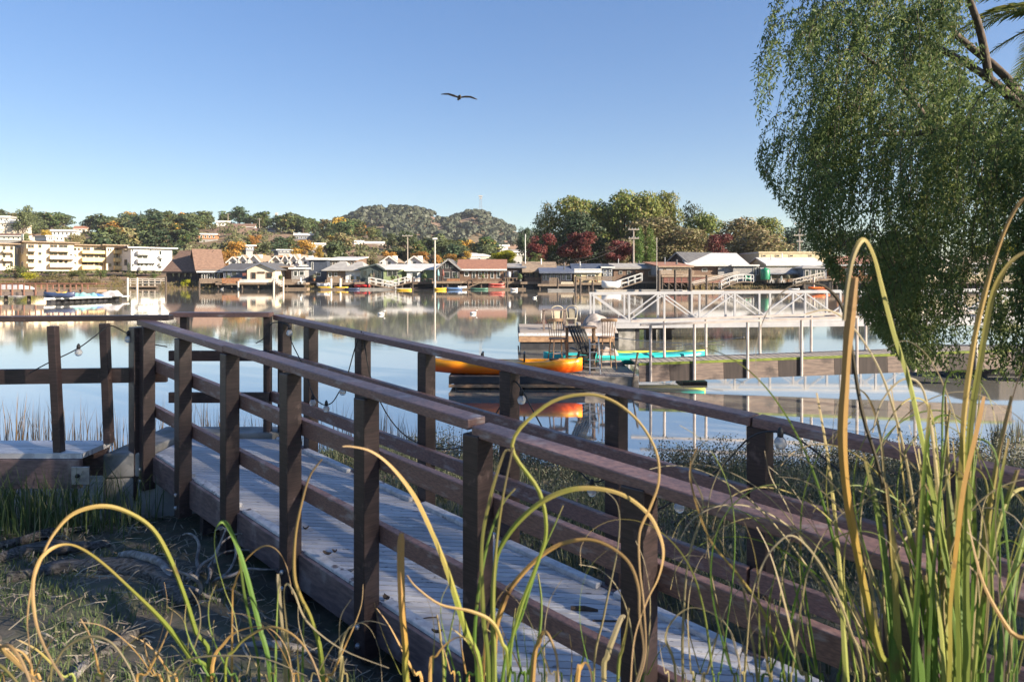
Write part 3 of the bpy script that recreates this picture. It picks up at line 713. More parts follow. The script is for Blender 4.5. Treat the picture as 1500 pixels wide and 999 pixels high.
def balloon_chair(label, loc, rz):
    o = empty('dining_chair', loc, label, 'chair', 'pale chairs on the far float', rz); o.scale = (.85, .85, .84)
    part('seat', MB().box(-.22, .22, -.21, .21, .42, .46), M['palechair'], o, world=False, bevel=.02)
    for sx in (-1, 1):
        for sy in (-1, 1): part('leg', MB().beam((sx * .18, sy * .17, 0), (sx * .18, sy * .17, .42), .035, .035), M['palechair'], o, world=False)
    part('back_panel', MB().prism([(-.11, .2, .46), (.11, .2, .46), (.14, .24, .85), (-.14, .24, .85)], (0, .02, 0)), M['palechair'], o, world=False)
    pts = [Vector((.24 * math.cos(a), .22, .84 + .14 * math.sin(a))) for a in [math.pi * i / 10 for i in range(11)]]
    part('top_hoop', MB().tube(pts, .025, 6), M['palechair'], o, world=False)
    for sx in (-1, 1): part('back_post', MB().tube([(sx * .2, .2, .45), (sx * .24, .22, .85)], .018, 6), M['palechair'], o, world=False)
balloon_chair('pale round-topped chair left of the other on the far float', (PX(818, 24), 24.1, .555), math.radians(8))
balloon_chair('pale round-topped chair right of the other on the far float', (PX(838, 24), 24.3, .555), math.radians(-12))
tt = empty('terrace_table', (PX(812, 23.6), 23.7, .555), 'grey terrace table on the far float in front of the pale chairs', 'table')
part('table_top', MB().box(-.42, .42, -.3, .3, .70, .74), M['dockside'], tt, world=False, bevel=.008)
for sx in (-1, 1):
    for sy in (-1, 1): part('leg', MB().beam((sx * .36, sy * .24, 0), (sx * .36, sy * .24, .7), .05, .05), M['dockside'], tt, world=False)
def heap(name, label, c, sx, sy, h, m, cat, seed=0, grid=18):
    mb = MB()
    for j in range(grid + 1):
        for i in range(grid + 1):
            u, v = i / grid * 2 - 1, j / grid * 2 - 1; r = max(abs(u), abs(v)); k = max(0, 1 - r ** 3.0)
            z = h * k * (.75 + .45 * nz(u * 1.6 + seed, v * 1.6, seed)) + .05 * h * nz(u * 6, v * 6, seed)
            mb.v.append((c[0] + u * sx, c[1] + v * sy, c[2] + max(0, z) + .0))
    for j in range(grid):
        for i in range(grid):
            a = j * (grid + 1) + i; mb.f.append((a, a + 1, a + grid + 2, a + grid + 1))
    return single(name, mb, M[m], label, cat, smooth=True)
heap('covered_furniture', 'crumpled grey tarpaulin thrown over furniture at the gangway foot', (PX(876, 23.2), 23.3, .555), .62, .6, .62, 'tarp_g', 'tarpaulin', 2)
heap('covered_furniture', 'brown net heap on the right end of the low dock', (PX(893, 16.6), 16.75, .292), .34, .24, .5, 'tarp_g', 'net', 7)

# ------------------------------------------------------------------ white truss gangway (26 m out)
TRU = empty('truss_gangway', (4, 25.6, .7), 'long white aluminium truss gangway crossing above the water to the float', 'gangway')
d1, d2 = 25.6, 26.7
xa, xb = PX(868, d1), PX(1560, d1)
def zt(x, k): return lerp(.72, .88, (x - xa) / (xb - xa)) + k
for y, nm in ((d1, 'near'), (d2, 'far')):
    part('top_chord', MB().beam((xa, y, zt(xa, 1.04)), (xb, y, zt(xb, 1.04)), .07, .08), M['alu'], TRU)
    part('bottom_chord', MB().beam((xa, y, zt(xa, 0)), (xb, y, zt(xb, 0)), .07, .12), M['alu'], TRU)
    if y == d1: part('kick_plate', MB().beam((xa, y - .045, zt(xa, -.16)), (xb, y - .045, zt(xb, -.16)), .015, .18), M['alu'], TRU)
    i = 0; st = 1.32; x = xa + .05
    while x < xb - .1:
        part('upright', MB().beam((x, y, zt(x, .06)), (x, y, zt(x, 1.0)), .07, .07), M['alu'], TRU)
        x2 = min(x + st, xb - .05)
        if i % 2 == 0: part('diagonal', MB().beam((x + .06, y, zt(x, .97)), (x2 - .06, y, zt(x2, .09)), .055, .05), M['alu'], TRU)
        else: part('diagonal', MB().beam((x + .06, y, zt(x, .09)), (x2 - .06, y, zt(x2, .97)), .055, .05), M['alu'], TRU)
        x += st; i += 1
mb = MB(); mb.beam((xa, (d1 + d2) / 2, zt(xa, -.03)), (xb, (d1 + d2) / 2, zt(xb, -.03)), d2 - d1 - .1, .05); part('deck', mb, M['deckgrey'], TRU)
gp = empty('concrete_pier', (PX(925, 25.8), 26.1, 0), 'square concrete pier with black fenders under the white truss gangway', 'pier')
part('block', MB().box(PX(905, 25.8), PX(930, 25.8), 25.7, 26.6, -.8, .56), M['concrete'], gp, bevel=.02)
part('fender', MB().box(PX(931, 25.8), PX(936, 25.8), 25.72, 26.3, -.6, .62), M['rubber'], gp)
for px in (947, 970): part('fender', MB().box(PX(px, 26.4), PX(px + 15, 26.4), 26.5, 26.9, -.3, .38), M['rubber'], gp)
part('cross_bar', MB().box(PX(937, 26.3), PX(990, 26.3), 26.45, 26.495, .36, .44), M['weathered'], gp)
for n_, (pts, lab) in enumerate((([P(880, 492, 22), P(940, 499, 20), P(1000, 503, 19), P(1060, 505, 18.4)], 'thin pale mooring rope from the float to the gangway posts'), ([P(935, 514, 24), P(1000, 506, 22), P(1090, 494, 20)], 'pale mooring line sagging under the white truss'))):
    single('mooring_rope', MB().tube(catmull(pts, 5), .012, 5), M['pilingpale'], lab, 'rope', 'mooring ropes')

# ------------------------------------------------------------------ plank gangway with green edge (15.5 m out)
pg = empty('plank_gangway', (4.5, 15.4, .2), 'plank gangway with mossy green edge and thin metal posts rising to the right bank', 'gangway')
ga, gb = PX(936, 15.3), 11.2
def gzz(x): return lerp(.49, .80, (x - ga) / (gb - ga))
mb = MB(); x = ga
while x < gb: mb.add([(x, 15.36, gzz(x)), (x + .15, 15.36, gzz(x)), (x + .15, 16.5, gzz(x)), (x, 16.5, gzz(x)), (x, 15.36, gzz(x) - .035), (x + .15, 15.36, gzz(x) - .035), (x + .15, 16.5, gzz(x) - .035), (x, 16.5, gzz(x) - .035)], [(0, 1, 2, 3), (7, 6, 5, 4), (0, 4, 5, 1), (2, 6, 7, 3), (0, 3, 7, 4), (1, 5, 6, 2)]); x += .157
part('deck', mb, M['deckgrey'], pg)
part('edge_strip', MB().beam((ga, 15.325, gzz(ga) + .015), (gb, 15.325, gzz(gb) + .015), .06, .05), M['algae'], pg)
xs_ = [ga] + [PX(p, 15.3) for p in (981, 1013, 1060, 1095, 1140, 1176, 1222, 1300, 1390, 1420)] + [gb]
for i in range(len(xs_) - 1):
    a, b = xs_[i] + .003, xs_[i + 1] - .003
    part('side_board', MB().beam((a, 15.32, gzz(a) - .20), (b, 15.32, gzz(b) - .20), .05, .37), M['dockside'] if i % 2 == 0 else M['darkbrown'], pg)
for y, pxs_, yb in ((15.28, (953, 1017, 1095, 1174, 1255, 1340, 1430), -.38), (16.45, (973, 1034, 1113, 1188, 1268), 0)):
    for px in pxs_:
        x = PX(px, y); part('post', MB().tube([(x, y, gzz(x) + yb), (x, y, gzz(x) + .88)], .032, 7), M['railpost'], pg)
    part('handrail', MB().beam((ga + .02, y, gzz(ga) + .90), (gb, y, gzz(gb) + .90), .07, .05), M['railpost'], pg)
mb = MB()
for px in (1002,): mb.box(PX(px, 15.5), PX(px + 36, 15.5), 15.6, 16.3, -.3, .07)
part('float', mb, M['rubber'], pg)
# dark log raft floating on the right
rd = empty('floating_dock', (11, 18, 0), 'dark low float beyond the hanging pepper tree on the right', 'dock')
part('deck', MB().box(PX(1415, 16.6), 19, 16.7, 19, .10, .56), M['darkbrown'], rd); part('float', MB().box(PX(1420, 16.7), 18.9, 16.8, 18.9, -.3, .096), M['rubber'], rd)

# ------------------------------------------------------------------ bird
bd = empty('bird', P(673, 143, 30), 'dark bird gliding with spread wings in the blue sky', 'bird', None, math.radians(12))
prof = [Vector((.02, -.30, -.02)), Vector((.0, -.22, 0)), Vector((0, -.05, 0)), Vector((0, .12, 0)), Vector((0, .30, .0))]
body = MB().tube([(0, -.32, .0), (0, -.27, .01), (0, -.20, .02), (0, -.08, .0), (0, .1, -.01), (0, .25, 0), (0, .42, .01)], [.012, .035, .045, .085, .08, .04, .05], 10)
def wing(s, up):
    st = [(.05, -.10, .14, .0), (.25, -.16, .16, .05 * up[0]), (.48, -.15, .13, .06 * up[1]), (.66, -.08, .13, .05 * up[2]), (.80, .02, .10, .02 * up[3])]
    mb = MB()
    for x, y0, y1, z in st:
        mb.v += [(s * x, y0, z + .012), (s * x, (y0 + y1) / 2, z + .022), (s * x, y1, z), (s * x, (y0 + y1) / 2, z - .008)]
    for i in range(4):
        for j in range(4): mb.f.append((i * 4 + j, i * 4 + (j + 1) % 4, i * 4 + 4 + (j + 1) % 4, i * 4 + 4 + j))
    mb.f += [(0, 3, 2, 1), (16, 17, 18, 19)]; return mb
for s, up in ((-1, (1, 1.8, 2.2, 5.0)), (1, (.7, .6, -.2, -2.2))):
    w_ = wing(s, up); body.add(w_.v, w_.f)
M['feather'] = mat('dark_feathers', (.035, .032, .03), (.06, .055, .05), .8, 12)
part('body', body, M['feather'], bd, world=False, smooth=True)
part('beak', MB().tube([(0, -.315, .0), (0, -.36, -.005), (0, -.385, -.02)], [.012, .008, .002], 6), M['yellow'], bd, world=False)
# ------------------------------------------------------------------ foreground reeds
G1, G2 = (.07, .15, .02), (.16, .24, .035)
M['b_gold'] = blademat('blade_green_to_gold', [(0, (.08, .16, .025)), (.30, (.22, .26, .04)), (.5, (.38, .28, .09)), (.75, (.40, .26, .10)), (1, (.28, .20, .12))])
M['b_yel'] = blademat('blade_yellow_green', [(0, (.13, .22, .03)), (.45, (.27, .30, .07)), (.75, (.34, .28, .09)), (1, (.34, .26, .14))])
M['b_green'] = blademat('blade_green', [(0, (.05, .11, .018)), (.5, (.10, .19, .03)), (.85, (.17, .22, .05)), (1, (.33, .26, .12))])
M['b_dry'] = blademat('blade_dry', [(0, (.16, .17, .05)), (.35, (.30, .25, .12)), (1, (.33, .28, .19))])
M['b_straw'] = blademat('blade_straw', [(0, (.40, .24, .07)), (.5, (.44, .27, .09)), (1, (.36, .26, .15))])
M['b_stalk'] = blademat('blade_orange_stalk', [(0, (.11, .19, .03)), (.3, (.27, .28, .05)), (.55, (.46, .27, .06)), (1, (.42, .26, .12))])
M['b_dark'] = blademat('blade_dark', [(0, (.07, .06, .03)), (.5, (.06, .045, .03)), (1, (.09, .07, .05))])
def ribbon(mb, pts, w0, taper=True, wf=None, twist=0, fold=.35, curl=0, smoothn=5, face=Vector((0, -1, 0))):
    if smoothn: pts = catmull(pts, smoothn)
    k = len(pts)
    if mb.uv is None: mb.uv = []
    base = len(mb.v)
    for i, p in enumerate(pts):
        u = i / (k - 1); t = (pts[min(i + 1, k - 1)] - pts[max(i - 1, 0)]).normalized()
        r = t.cross(face)
        if r.length < .05: r = t.cross(Vector((.3, -1, .2)))
        r.normalize(); n = r.cross(t).normalized()
        a = twist * u + curl; r, n = r * math.cos(a) + n * math.sin(a), n * math.cos(a) - r * math.sin(a)
        w = w0 * ((1 - u ** 2.2) * .96 + .04 if taper else 1)
        if wf: w = w0 * wf(u)
        w *= 1 + .22 * nz(p.x * 9 + w0 * 300, p.z * 9)
        c_ = tuple(p + n * w * fold * .5); mb.v += [tuple(p - r * w / 2), c_, c_, tuple(p + r * w / 2)]
    for i in range(k - 1):
        a = base + i * 4; u0, u1 = i / (k - 1), (i + 1) / (k - 1)
        mb.f += [(a, a + 1, a + 5, a + 4), (a + 2, a + 3, a + 7, a + 6)]
        mb.uv += [[(0, u0), (.5, u0), (.5, u1), (0, u1)], [(.5, u0), (1, u0), (1, u1), (.5, u1)]]
    return mb
def clump(px, d, label):
    x = PX(px, d); return empty('reed_clump', (x, d, min(gz(x, d), 1.0)), label, 'reeds', 'clumps of tall reeds in the foreground')
rb = random.Random(3)
def blade(cl, path, d0, d1, w, m, taper=True, twist=None, stub=False, rootx=None):
    "w in photo pixels at the middle depth"
    k = len(path); root = ORG[cl.name].translation
    pts = [P(x, y, lerp(d0, d1, (i / (k - 1)) ** 1.3)) for i, (x, y) in enumerate(path)]
    b = Vector((root.x + rb.uniform(-.07, .07), root.y + rb.uniform(-.05, .05), root.z - .02))
    first = pts[0]; b.x = lerp(b.x, first.x, .6); mid = (b + first) / 2 + Vector((0, 0, 0))
    pts = [b, mid] + pts
    mb = ribbon(MB(), pts, w * .74 * (d0 + d1) / 2 / 1000, twist=rb.uniform(-1.5, 1.5) if twist is None and not stub else rb.uniform(-.4, .4), fold=rb.uniform(.25, .6), wf=(lambda u: .75 + .35 * u - .5 * max(0, u - .93) / .07) if stub else (lambda u: (1 - .72 * u ** 1.3) * (.65 + .35 * min(1, u * 4)) if u < .97 else .3), curl=rb.uniform(-.5, .5))
    return part('blade', mb, M[m], cl, smooth=True)
cA = clump(60, 1.35, 'reed clump at the lower left corner with two huge golden arching blades')
cB = clump(395, 1.45, 'reed clump left of centre with curled dry blades in front of the mud')
cC = clump(700, 1.25, 'yellow green reed clump in front of the ramp with looping golden blades')
cD = clump(935, 1.35, 'thin reed clump of dry blade loops in front of the near railing post')
cE = clump(1130, 1.5, 'grey dry reed clump of curling thin leaves right of centre')
cF = clump(1400, 1.3, 'largest reed clump with broad green blades at the right edge')
blade(cA, [(306, 987), (287, 925), (269, 869), (247, 814), (222, 773), (185, 749), (148, 741), (108, 752), (80, 780), (62, 814), (46, 860), (40, 906), (42, 937), (46, 980)], 1.35, 1.15, 12, 'b_gold')
blade(cA, [(305, 1010), (278, 962), (241, 912), (192, 863), (148, 823), (114, 801), (90, 798), (68, 809), (54, 829), (48, 863), (53, 912), (68, 953), (93, 996)], 1.35, 1.1, 12, 'b_gold')
blade(cA, [(-20, 1010), (-10, 960), (10, 945), (30, 965), (45, 1000)], 1.2, 1.1, 13, 'b_straw')
blade(cA, [(-30, 960), (-15, 940), (10, 958), (40, 985), (70, 1010)], 1.2, 1.1, 12, 'b_gold')
blade(cA, [(-40, 1000), (-25, 970), (0, 975), (25, 1000), (40, 1030)], 1.1, 1.0, 14, 'b_yel')
blade(cA, [(74, 1010), (83, 968), (102, 943), (133, 932), (161, 940), (182, 965), (198, 999), (200, 1040)], 1.3, 1.2, 8, 'b_dry')
blade(cA, [(50, 1010), (40, 965), (20, 950), (-5, 955)], 1.25, 1.2, 8, 'b_straw')
blade(cB, [(397, 995), (379, 913), (357, 827), (339, 780), (327, 764), (316, 776), (316, 812), (329, 863), (343, 898), (350, 940)], 1.4, 1.3, 11, 'b_green')
blade(cB, [(472, 990), (458, 913), (440, 873), (431, 841), (433, 784), (442, 737), (454, 697), (472, 672)], 1.4, 1.35, 12, 'b_gold')
blade(cB, [(380, 1000), (370, 930), (358, 870), (352, 825), (350, 815)], 1.45, 1.45, 8, 'b_green', stub=True)
blade(cB, [(418, 990), (414, 930), (409, 870), (407, 840)], 1.42, 1.42, 10, 'b_dry', stub=True)
blade(cB, [(425, 1000), (421, 930), (416, 875), (420, 855), (432, 870), (450, 910), (500, 950), (570, 978)], 1.4, 1.2, 7, 'b_dry')
blade(cB, [(330, 1000), (345, 950), (375, 925), (400, 918), (430, 930), (455, 960), (470, 1000)], 1.3, 1.2, 7, 'b_gold')
blade(cB, [(210, 1010), (212, 975), (222, 955), (250, 945), (262, 955)], 1.45, 1.4, 7, 'b_dry')
blade(cB, [(340, 900), (344, 855), (360, 820), (385, 800), (405, 805), (420, 830), (428, 870)], 1.5, 1.4, 6, 'b_straw')
blade(cB, [(310, 1000), (330, 940), (360, 920), (395, 920), (420, 950), (430, 1000)], 1.35, 1.25, 9, 'b_straw')
blade(cB, [(250, 1010), (255, 985), (280, 965), (330, 960), (390, 965), (450, 990)], 1.3, 1.2, 7, 'b_dry')
blade(cB, [(500, 990), (498, 960), (505, 930), (520, 912), (540, 918), (555, 950), (560, 1000)], 1.4, 1.3, 9, 'b_dry')
blade(cC, [(706, 1010), (681, 920), (652, 827), (623, 758), (602, 719), (573, 683), (544, 661), (515, 654), (501, 654)], 1.25, 1.15, 15, 'b_gold')
blade(cC, [(596, 1010), (594, 950), (589, 891), (587, 820), (588, 780)], 1.3, 1.25, 14, 'b_stalk', stub=True)
blade(cC, [(716, 1000), (708, 900), (706, 800), (718, 730), (738, 665), (748, 660)], 1.25, 1.2, 13, 'b_yel')
blade(cC, [(725, 1000), (722, 880), (728, 790), (738, 720), (752, 655)], 1.2, 1.15, 11, 'b_yel')
blade(cC, [(700, 1000), (695, 940), (702, 860), (716, 790), (735, 740), (755, 715)], 1.28, 1.25, 10, 'b_green')
blade(cC, [(745, 1000), (735, 940), (720, 910), (690, 895), (645, 885), (610, 860), (596, 842)], 1.2, 1.15, 10, 'b_gold')
blade(cC, [(722, 985), (724, 841), (741, 788), (781, 744), (825, 720), (869, 715), (913, 725), (948, 751), (965, 780), (972, 810), (965, 845), (948, 880), (930, 933), (924, 999)], 1.2, 1.1, 12, 'b_gold')
blade(cC, [(724, 975), (737, 885), (768, 837), (812, 801), (856, 790), (891, 799), (921, 823), (935, 859), (937, 902), (943, 955), (930, 1005)], 1.25, 1.12, 12, 'b_straw')
blade(cC, [(745, 990), (760, 900), (785, 830), (800, 780), (790, 720), (750, 652), (798, 595), (851, 578), (895, 586), (935, 617), (961, 661), (965, 705), (952, 744), (937, 780), (937, 832), (943, 885), (946, 955), (935, 1000)], 1.2, 1.1, 9, 'b_gold')
blade(cC, [(735, 1000), (765, 900), (790, 820), (812, 770), (825, 740)], 1.3, 1.3, 8, 'b_green')
blade(cC, [(775, 1010), (790, 930), (793, 880), (788, 840)], 1.3, 1.3, 9, 'b_green')
blade(cC, [(630, 1000), (640, 960), (665, 935), (690, 940), (705, 990)], 1.2, 1.15, 8, 'b_straw')
blade(cC, [(780, 1000), (790, 940), (800, 925), (815, 960), (818, 1005)], 1.2, 1.15, 12, 'b_straw')
blade(cC, [(845, 1005), (850, 980), (858, 970), (866, 985), (868, 1010)], 1.2, 1.2, 11, 'b_straw')
blade(cD, [(885, 1005), (890, 960), (900, 930), (910, 905), (915, 905)], 1.35, 1.35, 12, 'b_dry', stub=True)
blade(cD, [(905, 1000), (912, 950), (918, 920), (922, 890)], 1.35, 1.3, 9, 'b_yel')
blade(cD, [(870, 1000), (885, 900), (905, 800), (905, 740), (880, 715)], 1.4, 1.3, 6, 'b_dry')
blade(cD, [(990, 1000), (975, 930), (1010, 890), (1060, 910), (1080, 960), (1085, 1000)], 1.4, 1.3, 7, 'b_dry')
blade(cD, [(1000, 1010), (1000, 930), (1008, 820), (1030, 740), (1012, 690), (1025, 660)], 1.5, 1.4, 7, 'b_dry')
blade(cE, [(1110, 1000), (1095, 900), (1085, 850), (1060, 800), (1020, 730), (1010, 690), (1030, 650), (1050, 640)], 1.5, 1.35, 8, 'b_dry')
blade(cE, [(1150, 1000), (1120, 900), (1080, 840), (1040, 790), (1015, 720), (1012, 680), (1022, 655)], 1.45, 1.3, 8, 'b_gold')
blade(cE, [(1130, 1000), (1140, 900), (1150, 820), (1160, 760), (1130, 700), (1120, 660)], 1.5, 1.45, 7, 'b_dry')
def curl_path(x, lean, L, k1, y0=1012, k0=0.0, pw=2.0):
    "a leaf growing up from (x, y0), bending more and more towards its tip"
    th = lean; p = [(x, y0)]; st = 14; n = int(L / st)
    for i in range(n):
        u = i / n; th += (k0 + (k1 - k0) * u ** pw) * st + rb.gauss(0, .012); x += math.sin(th) * st; y0 -= math.cos(th) * st; p.append((x, y0))
    return p[::2]
def curls(cl, n, x0, x1, L, lean, kk, mats, w, dd=(1.3, 1.55)):
    for _ in range(n):
        s_ = rb.choice((-1, 1)); d = rb.uniform(*dd)
        blade(cl, curl_path(rb.uniform(x0, x1), rb.uniform(*lean), rb.uniform(*L), s_ * rb.uniform(*kk), pw=rb.uniform(1.3, 3.2)), d, d - rb.uniform(.02, .14), rb.uniform(*w), rb.choice(mats))
curls(cE, 13, 1040, 1210, (260, 460), (-.35, .15), (.008, .026), ('b_dry', 'b_dry', 'b_yel', 'b_green'), (3, 6))
# right clump
blade(cF, [(1310, 1000), (1290, 960), (1270, 880), (1252, 790), (1240, 720), (1234, 640), (1238, 560), (1243, 490), (1253, 406)], 1.3, 1.15, 17, 'b_stalk', stub=True)
blade(cF, [(1400, 1000), (1390, 850), (1370, 740), (1350, 640), (1332, 560), (1310, 490), (1293, 425), (1280, 375), (1265, 351), (1250, 375), (1241, 420), (1236, 470)], 1.3, 1.1, 21, 'b_yel')
blade(cF, [(1405, 1000), (1402, 850), (1408, 700), (1412, 610), (1425, 510), (1440, 440), (1460, 370), (1480, 320), (1502, 290), (1530, 290)], 1.25, 1.1, 18, 'b_gold')
blade(cF, [(1415, 1000), (1415, 850), (1418, 700), (1422, 620), (1436, 530), (1452, 440), (1472, 395), (1500, 370), (1540, 365)], 1.25, 1.1, 16, 'b_yel')
blade(cF, [(1390, 1000), (1392, 890), (1402, 790), (1412, 710), (1428, 640), (1441, 580)], 1.2, 1.15, 18, 'b_stalk', stub=True)
blade(cF, [(1530, 990), (1480, 925), (1445, 865), (1428, 810), (1418, 760)], 1.1, 1.15, 13, 'b_straw')
blade(cF, [(1300, 760), (1262, 600), (1240, 470), (1215, 425), (1180, 415), (1150, 425), (1125, 455), (1110, 495), (1107, 535), (1113, 565)], 1.35, 1.25, 8, 'b_dark')
blade(cF, [(1370, 1000), (1350, 860), (1338, 740), (1320, 640), (1290, 545), (1250, 480), (1215, 455), (1180, 460)], 1.4, 1.3, 9, 'b_dry')
blade(cF, [(1350, 1000), (1325, 860), (1300, 740), (1290, 640), (1270, 580), (1240, 570), (1222, 610), (1220, 660)], 1.4, 1.3, 8, 'b_dry')
blade(cF, [(1430, 1000), (1425, 800), (1415, 690), (1395, 600), (1365, 530), (1330, 500), (1300, 510)], 1.4, 1.3, 8, 'b_dry')
blade(cF, [(1470, 1000), (1462, 860), (1458, 740), (1470, 640), (1490, 560), (1510, 510)], 1.2, 1.15, 10, 'b_dark')
for k in range(44):
    x0 = rb.gauss(1390, 48); top = rb.uniform(560, 860); lean = (x0 - 1375) * rb.uniform(.2, .9) + rb.uniform(-60, 40)
    path = [(x0, 1010), (x0 + lean * .25, lerp(1000, top, .4)), (x0 + lean * .6, lerp(1000, top, .75)), (x0 + lean, top)]
    wide = rb.random() < .55
    if not wide:
        s = 1 if lean > 0 else -1; path += [(x0 + lean + s * 30, top - 18), (x0 + lean + s * 62, top + 15), (x0 + lean + s * 75, top + 60)]
    blade(cF, path, rb.uniform(1.2, 1.5), rb.uniform(1.15, 1.45), rb.uniform(13, 25) if wide else rb.uniform(5, 10), rb.choice(('b_green', 'b_green', 'b_green', 'b_yel')) if wide else rb.choice(('b_green', 'b_yel', 'b_dry')))
curls(cF, 26, 1255, 1420, (330, 620), (-.55, .0), (.006, .024), ('b_green', 'b_dry', 'b_dry', 'b_yel', 'b_green'), (4, 8), (1.3, 1.55))
curls(cF, 10, 1420, 1510, (250, 480), (-.1, .3), (.006, .02), ('b_green', 'b_dry', 'b_yel'), (4, 9), (1.2, 1.5))
# small blades low in the frame
curls(cB, 26, 200, 530, (60, 210), (-.7, .7), (.008, .03), ('b_green', 'b_dry', 'b_straw', 'b_yel', 'b_dry'), (2.5, 6))
curls(cA, 9, -30, 180, (60, 150), (-.7, .7), (.01, .03), ('b_straw', 'b_dry', 'b_yel'), (4, 8))
curls(cC, 20, 570, 860, (60, 200), (-.6, .6), (.006, .026), ('b_green', 'b_dry', 'b_straw', 'b_yel'), (3, 8))
curls(cD, 14, 860, 1100, (90, 260), (-.4, .4), (.008, .028), ('b_green', 'b_dry', 'b_dry'), (3, 6))
curls(cE, 14, 1080, 1270, (120, 260), (-.5, .4), (.002, .012), ('b_green', 'b_yel', 'b_green', 'b_dry'), (4, 9))
for cl, xa_, xb_, n_ in ((cB, 300, 480, 6), (cC, 640, 800, 6)):
    for k in range(n_):
        x0 = rb.uniform(xa_, xb_); top = rb.uniform(820, 950); lean = rb.uniform(-35, 35)
        blade(cl, [(x0, 1010), (x0 + lean * .4, lerp(1005, top, .6)), (x0 + lean, top)], 1.4, 1.38, rb.uniform(6, 10), rb.choice(('b_green', 'b_yel', 'b_green')))

# ------------------------------------------------------------------ marsh ground cover
def tuft_field(name, n, place, h, w, m, seed, lean=.45, kind='stuff', segs=2):
    r = random.Random(seed); mb = MB(); cnt = 0
    while cnt < n:
        q = place(r)
        if q is None: continue
        x, y, hk = q; z = gz(x, y) - .01
        if z < -.12: continue
        cnt += 1
        hh = r.uniform(*h) * hk; a = r.uniform(0, 6.28); l = r.uniform(0, lean) * hh; ww = r.uniform(*w); b = r.uniform(0, 3.14)
        rx, ry = math.cos(b) * ww / 2, math.sin(b) * ww / 2; dx, dy = math.cos(a) * l, math.sin(a) * l
        k = len(mb.v)
        mb.v += [(x - rx, y - ry, z), (x + rx, y + ry, z), (x - rx * .7 + dx * .4, y - ry * .7 + dy * .4, z + hh * .6), (x + rx * .7 + dx * .4, y + ry * .7 + dy * .4, z + hh * .6), (x + dx, y + dy, z + hh * (1 - .25 * l / hh))]
        mb.f += [(k, k + 1, k + 3, k + 2), (k + 2, k + 3, k + 4)]
    return single(name, mb, m, kind=kind, org=(0, 0, 0))
def off_ramp(x, y):
    q = Vector((x + 2.4, y - 5.6, 0)); return abs(q.x * .683 + q.y * .73) > .62 or q.x * .73 - q.y * .683 < -.4
M['marsh'] = leafmat('marsh_grass_blades', (.095, .12, .068), (.165, .19, .10), (.28, .25, .17), .25, 0, 0)
M['marshdark'] = leafmat('pickleweed_leaves', (.11, .12, .08), (.175, .18, .115), (.22, .16, .13), .2, 0, 0)
M['tallgrass'] = leafmat('tall_bank_grass', (.075, .12, .045), (.14, .19, .075), (.22, .22, .13), .3, 0, 0)
M['straw'] = leafmat('dry_straw', (.24, .21, .15), (.38, .33, .25), (.15, .12, .09), .1, 0, 0)
def pl_right(r):
    x = r.uniform(-2.2, 8.6); y = r.uniform(1.6, 9.0)
    q = (x + 2.4) * .683 + (y - 5.6) * .73
    if q < .66: return None
    s = shore_y(x) - y
    if s < -.05: return None
    if r.random() > .35 + 1.0 * max(0, .5 + nz(x * 1.3, y * 1.3, 2)): return None
    return x, y, .7 + .5 * nz(x * .9, y * .9, 4)
tuft_field('marsh_grass', 46000, pl_right, (.12, .34), (.004, .011), M['marsh'], 1, .9)
# bushy pickleweed: lots of small leaves in low mounds, tallest at the water's edge
r = random.Random(8); mb = MB(); cnt = 0
while cnt < 2600:
    x = r.uniform(-1.9, 8.0); y = r.uniform(2.5, 9.0); s = shore_y(x) - y
    if s < 0 or (x + 2.4) * .683 + (y - 5.6) * .73 < .75: continue
    edge = math.exp(-(s / .7) ** 2)
    if r.random() > .25 + .75 * edge or nz(x * 1.1, y * 1.1, 7) < -.15 - .3 * edge: continue
    cnt += 1; z0 = gz(x, y); H = (.20 + .26 * edge) * r.uniform(.6, 1.2) * (.8 + .5 * nz(x * 1.4, 3.3, 1)); rad = r.uniform(.1, .2)
    for st in range(4):
        a = r.uniform(0, 6.28); tx, ty = x + math.cos(a) * rad * r.random(), y + math.sin(a) * rad * r.random()
        for l in range(11):
            u = (l + r.random()) / 11; px_, py_, pz_ = lerp(x, tx, u) + r.gauss(0, .02), lerp(y, ty, u) + r.gauss(0, .02), z0 + H * u
            aa = r.uniform(0, 6.28); L = r.uniform(.015, .038); ww = L * .26; v = Vector((math.cos(aa) * .7, math.sin(aa) * .7, r.uniform(.2, 1))).normalized(); si = v.cross(Vector((r.uniform(-1, 1), r.uniform(-1, 1), .3))).normalized() * ww
            p = Vector((px_, py_, pz_)); k = len(mb.v); mb.v += [tuple(p), tuple(p + v * L * .5 + si), tuple(p + v * L), tuple(p + v * L * .5 - si)]; mb.f.append((k, k + 1, k + 2, k + 3))
single('pickleweed', mb, M['marshdark'], kind='stuff', org=(0, 0, 0))
def pl_leftmud(r):
    x = r.uniform(-6.0, .8); y = r.uniform(2.2, 5.3)
    if not off_ramp(x, y) and y < 5.6 or (x + 2.4) * .683 + (y - 5.6) * .73 > -.5: return None
    if nz(x * 1.4, y * 1.4, 9) < .02 * r.random(): return None
    return x, y, .8
tuft_field('mud_grass', 11000, pl_leftmud, (.03, .12), (.003, .007), M['tallgrass'], 2, .8)
def pl_tall(r):
    x = r.uniform(-7.0, -2.6); y = r.gauss(4.92, .16)
    if y > 5.18 or y < 4.4 or (x > -3.1 and r.random() < .55): return None
    return x, y, 1
tuft_field('tall_grass', 2600, pl_tall, (.2, .55), (.005, .011), M['tallgrass'], 3, .55)
def pl_water(r):
    x = r.uniform(-10.5, -.2); y = shore_y(x) - r.uniform(-.25, .5)
    return x, y, 1 if x < -1.8 else .75
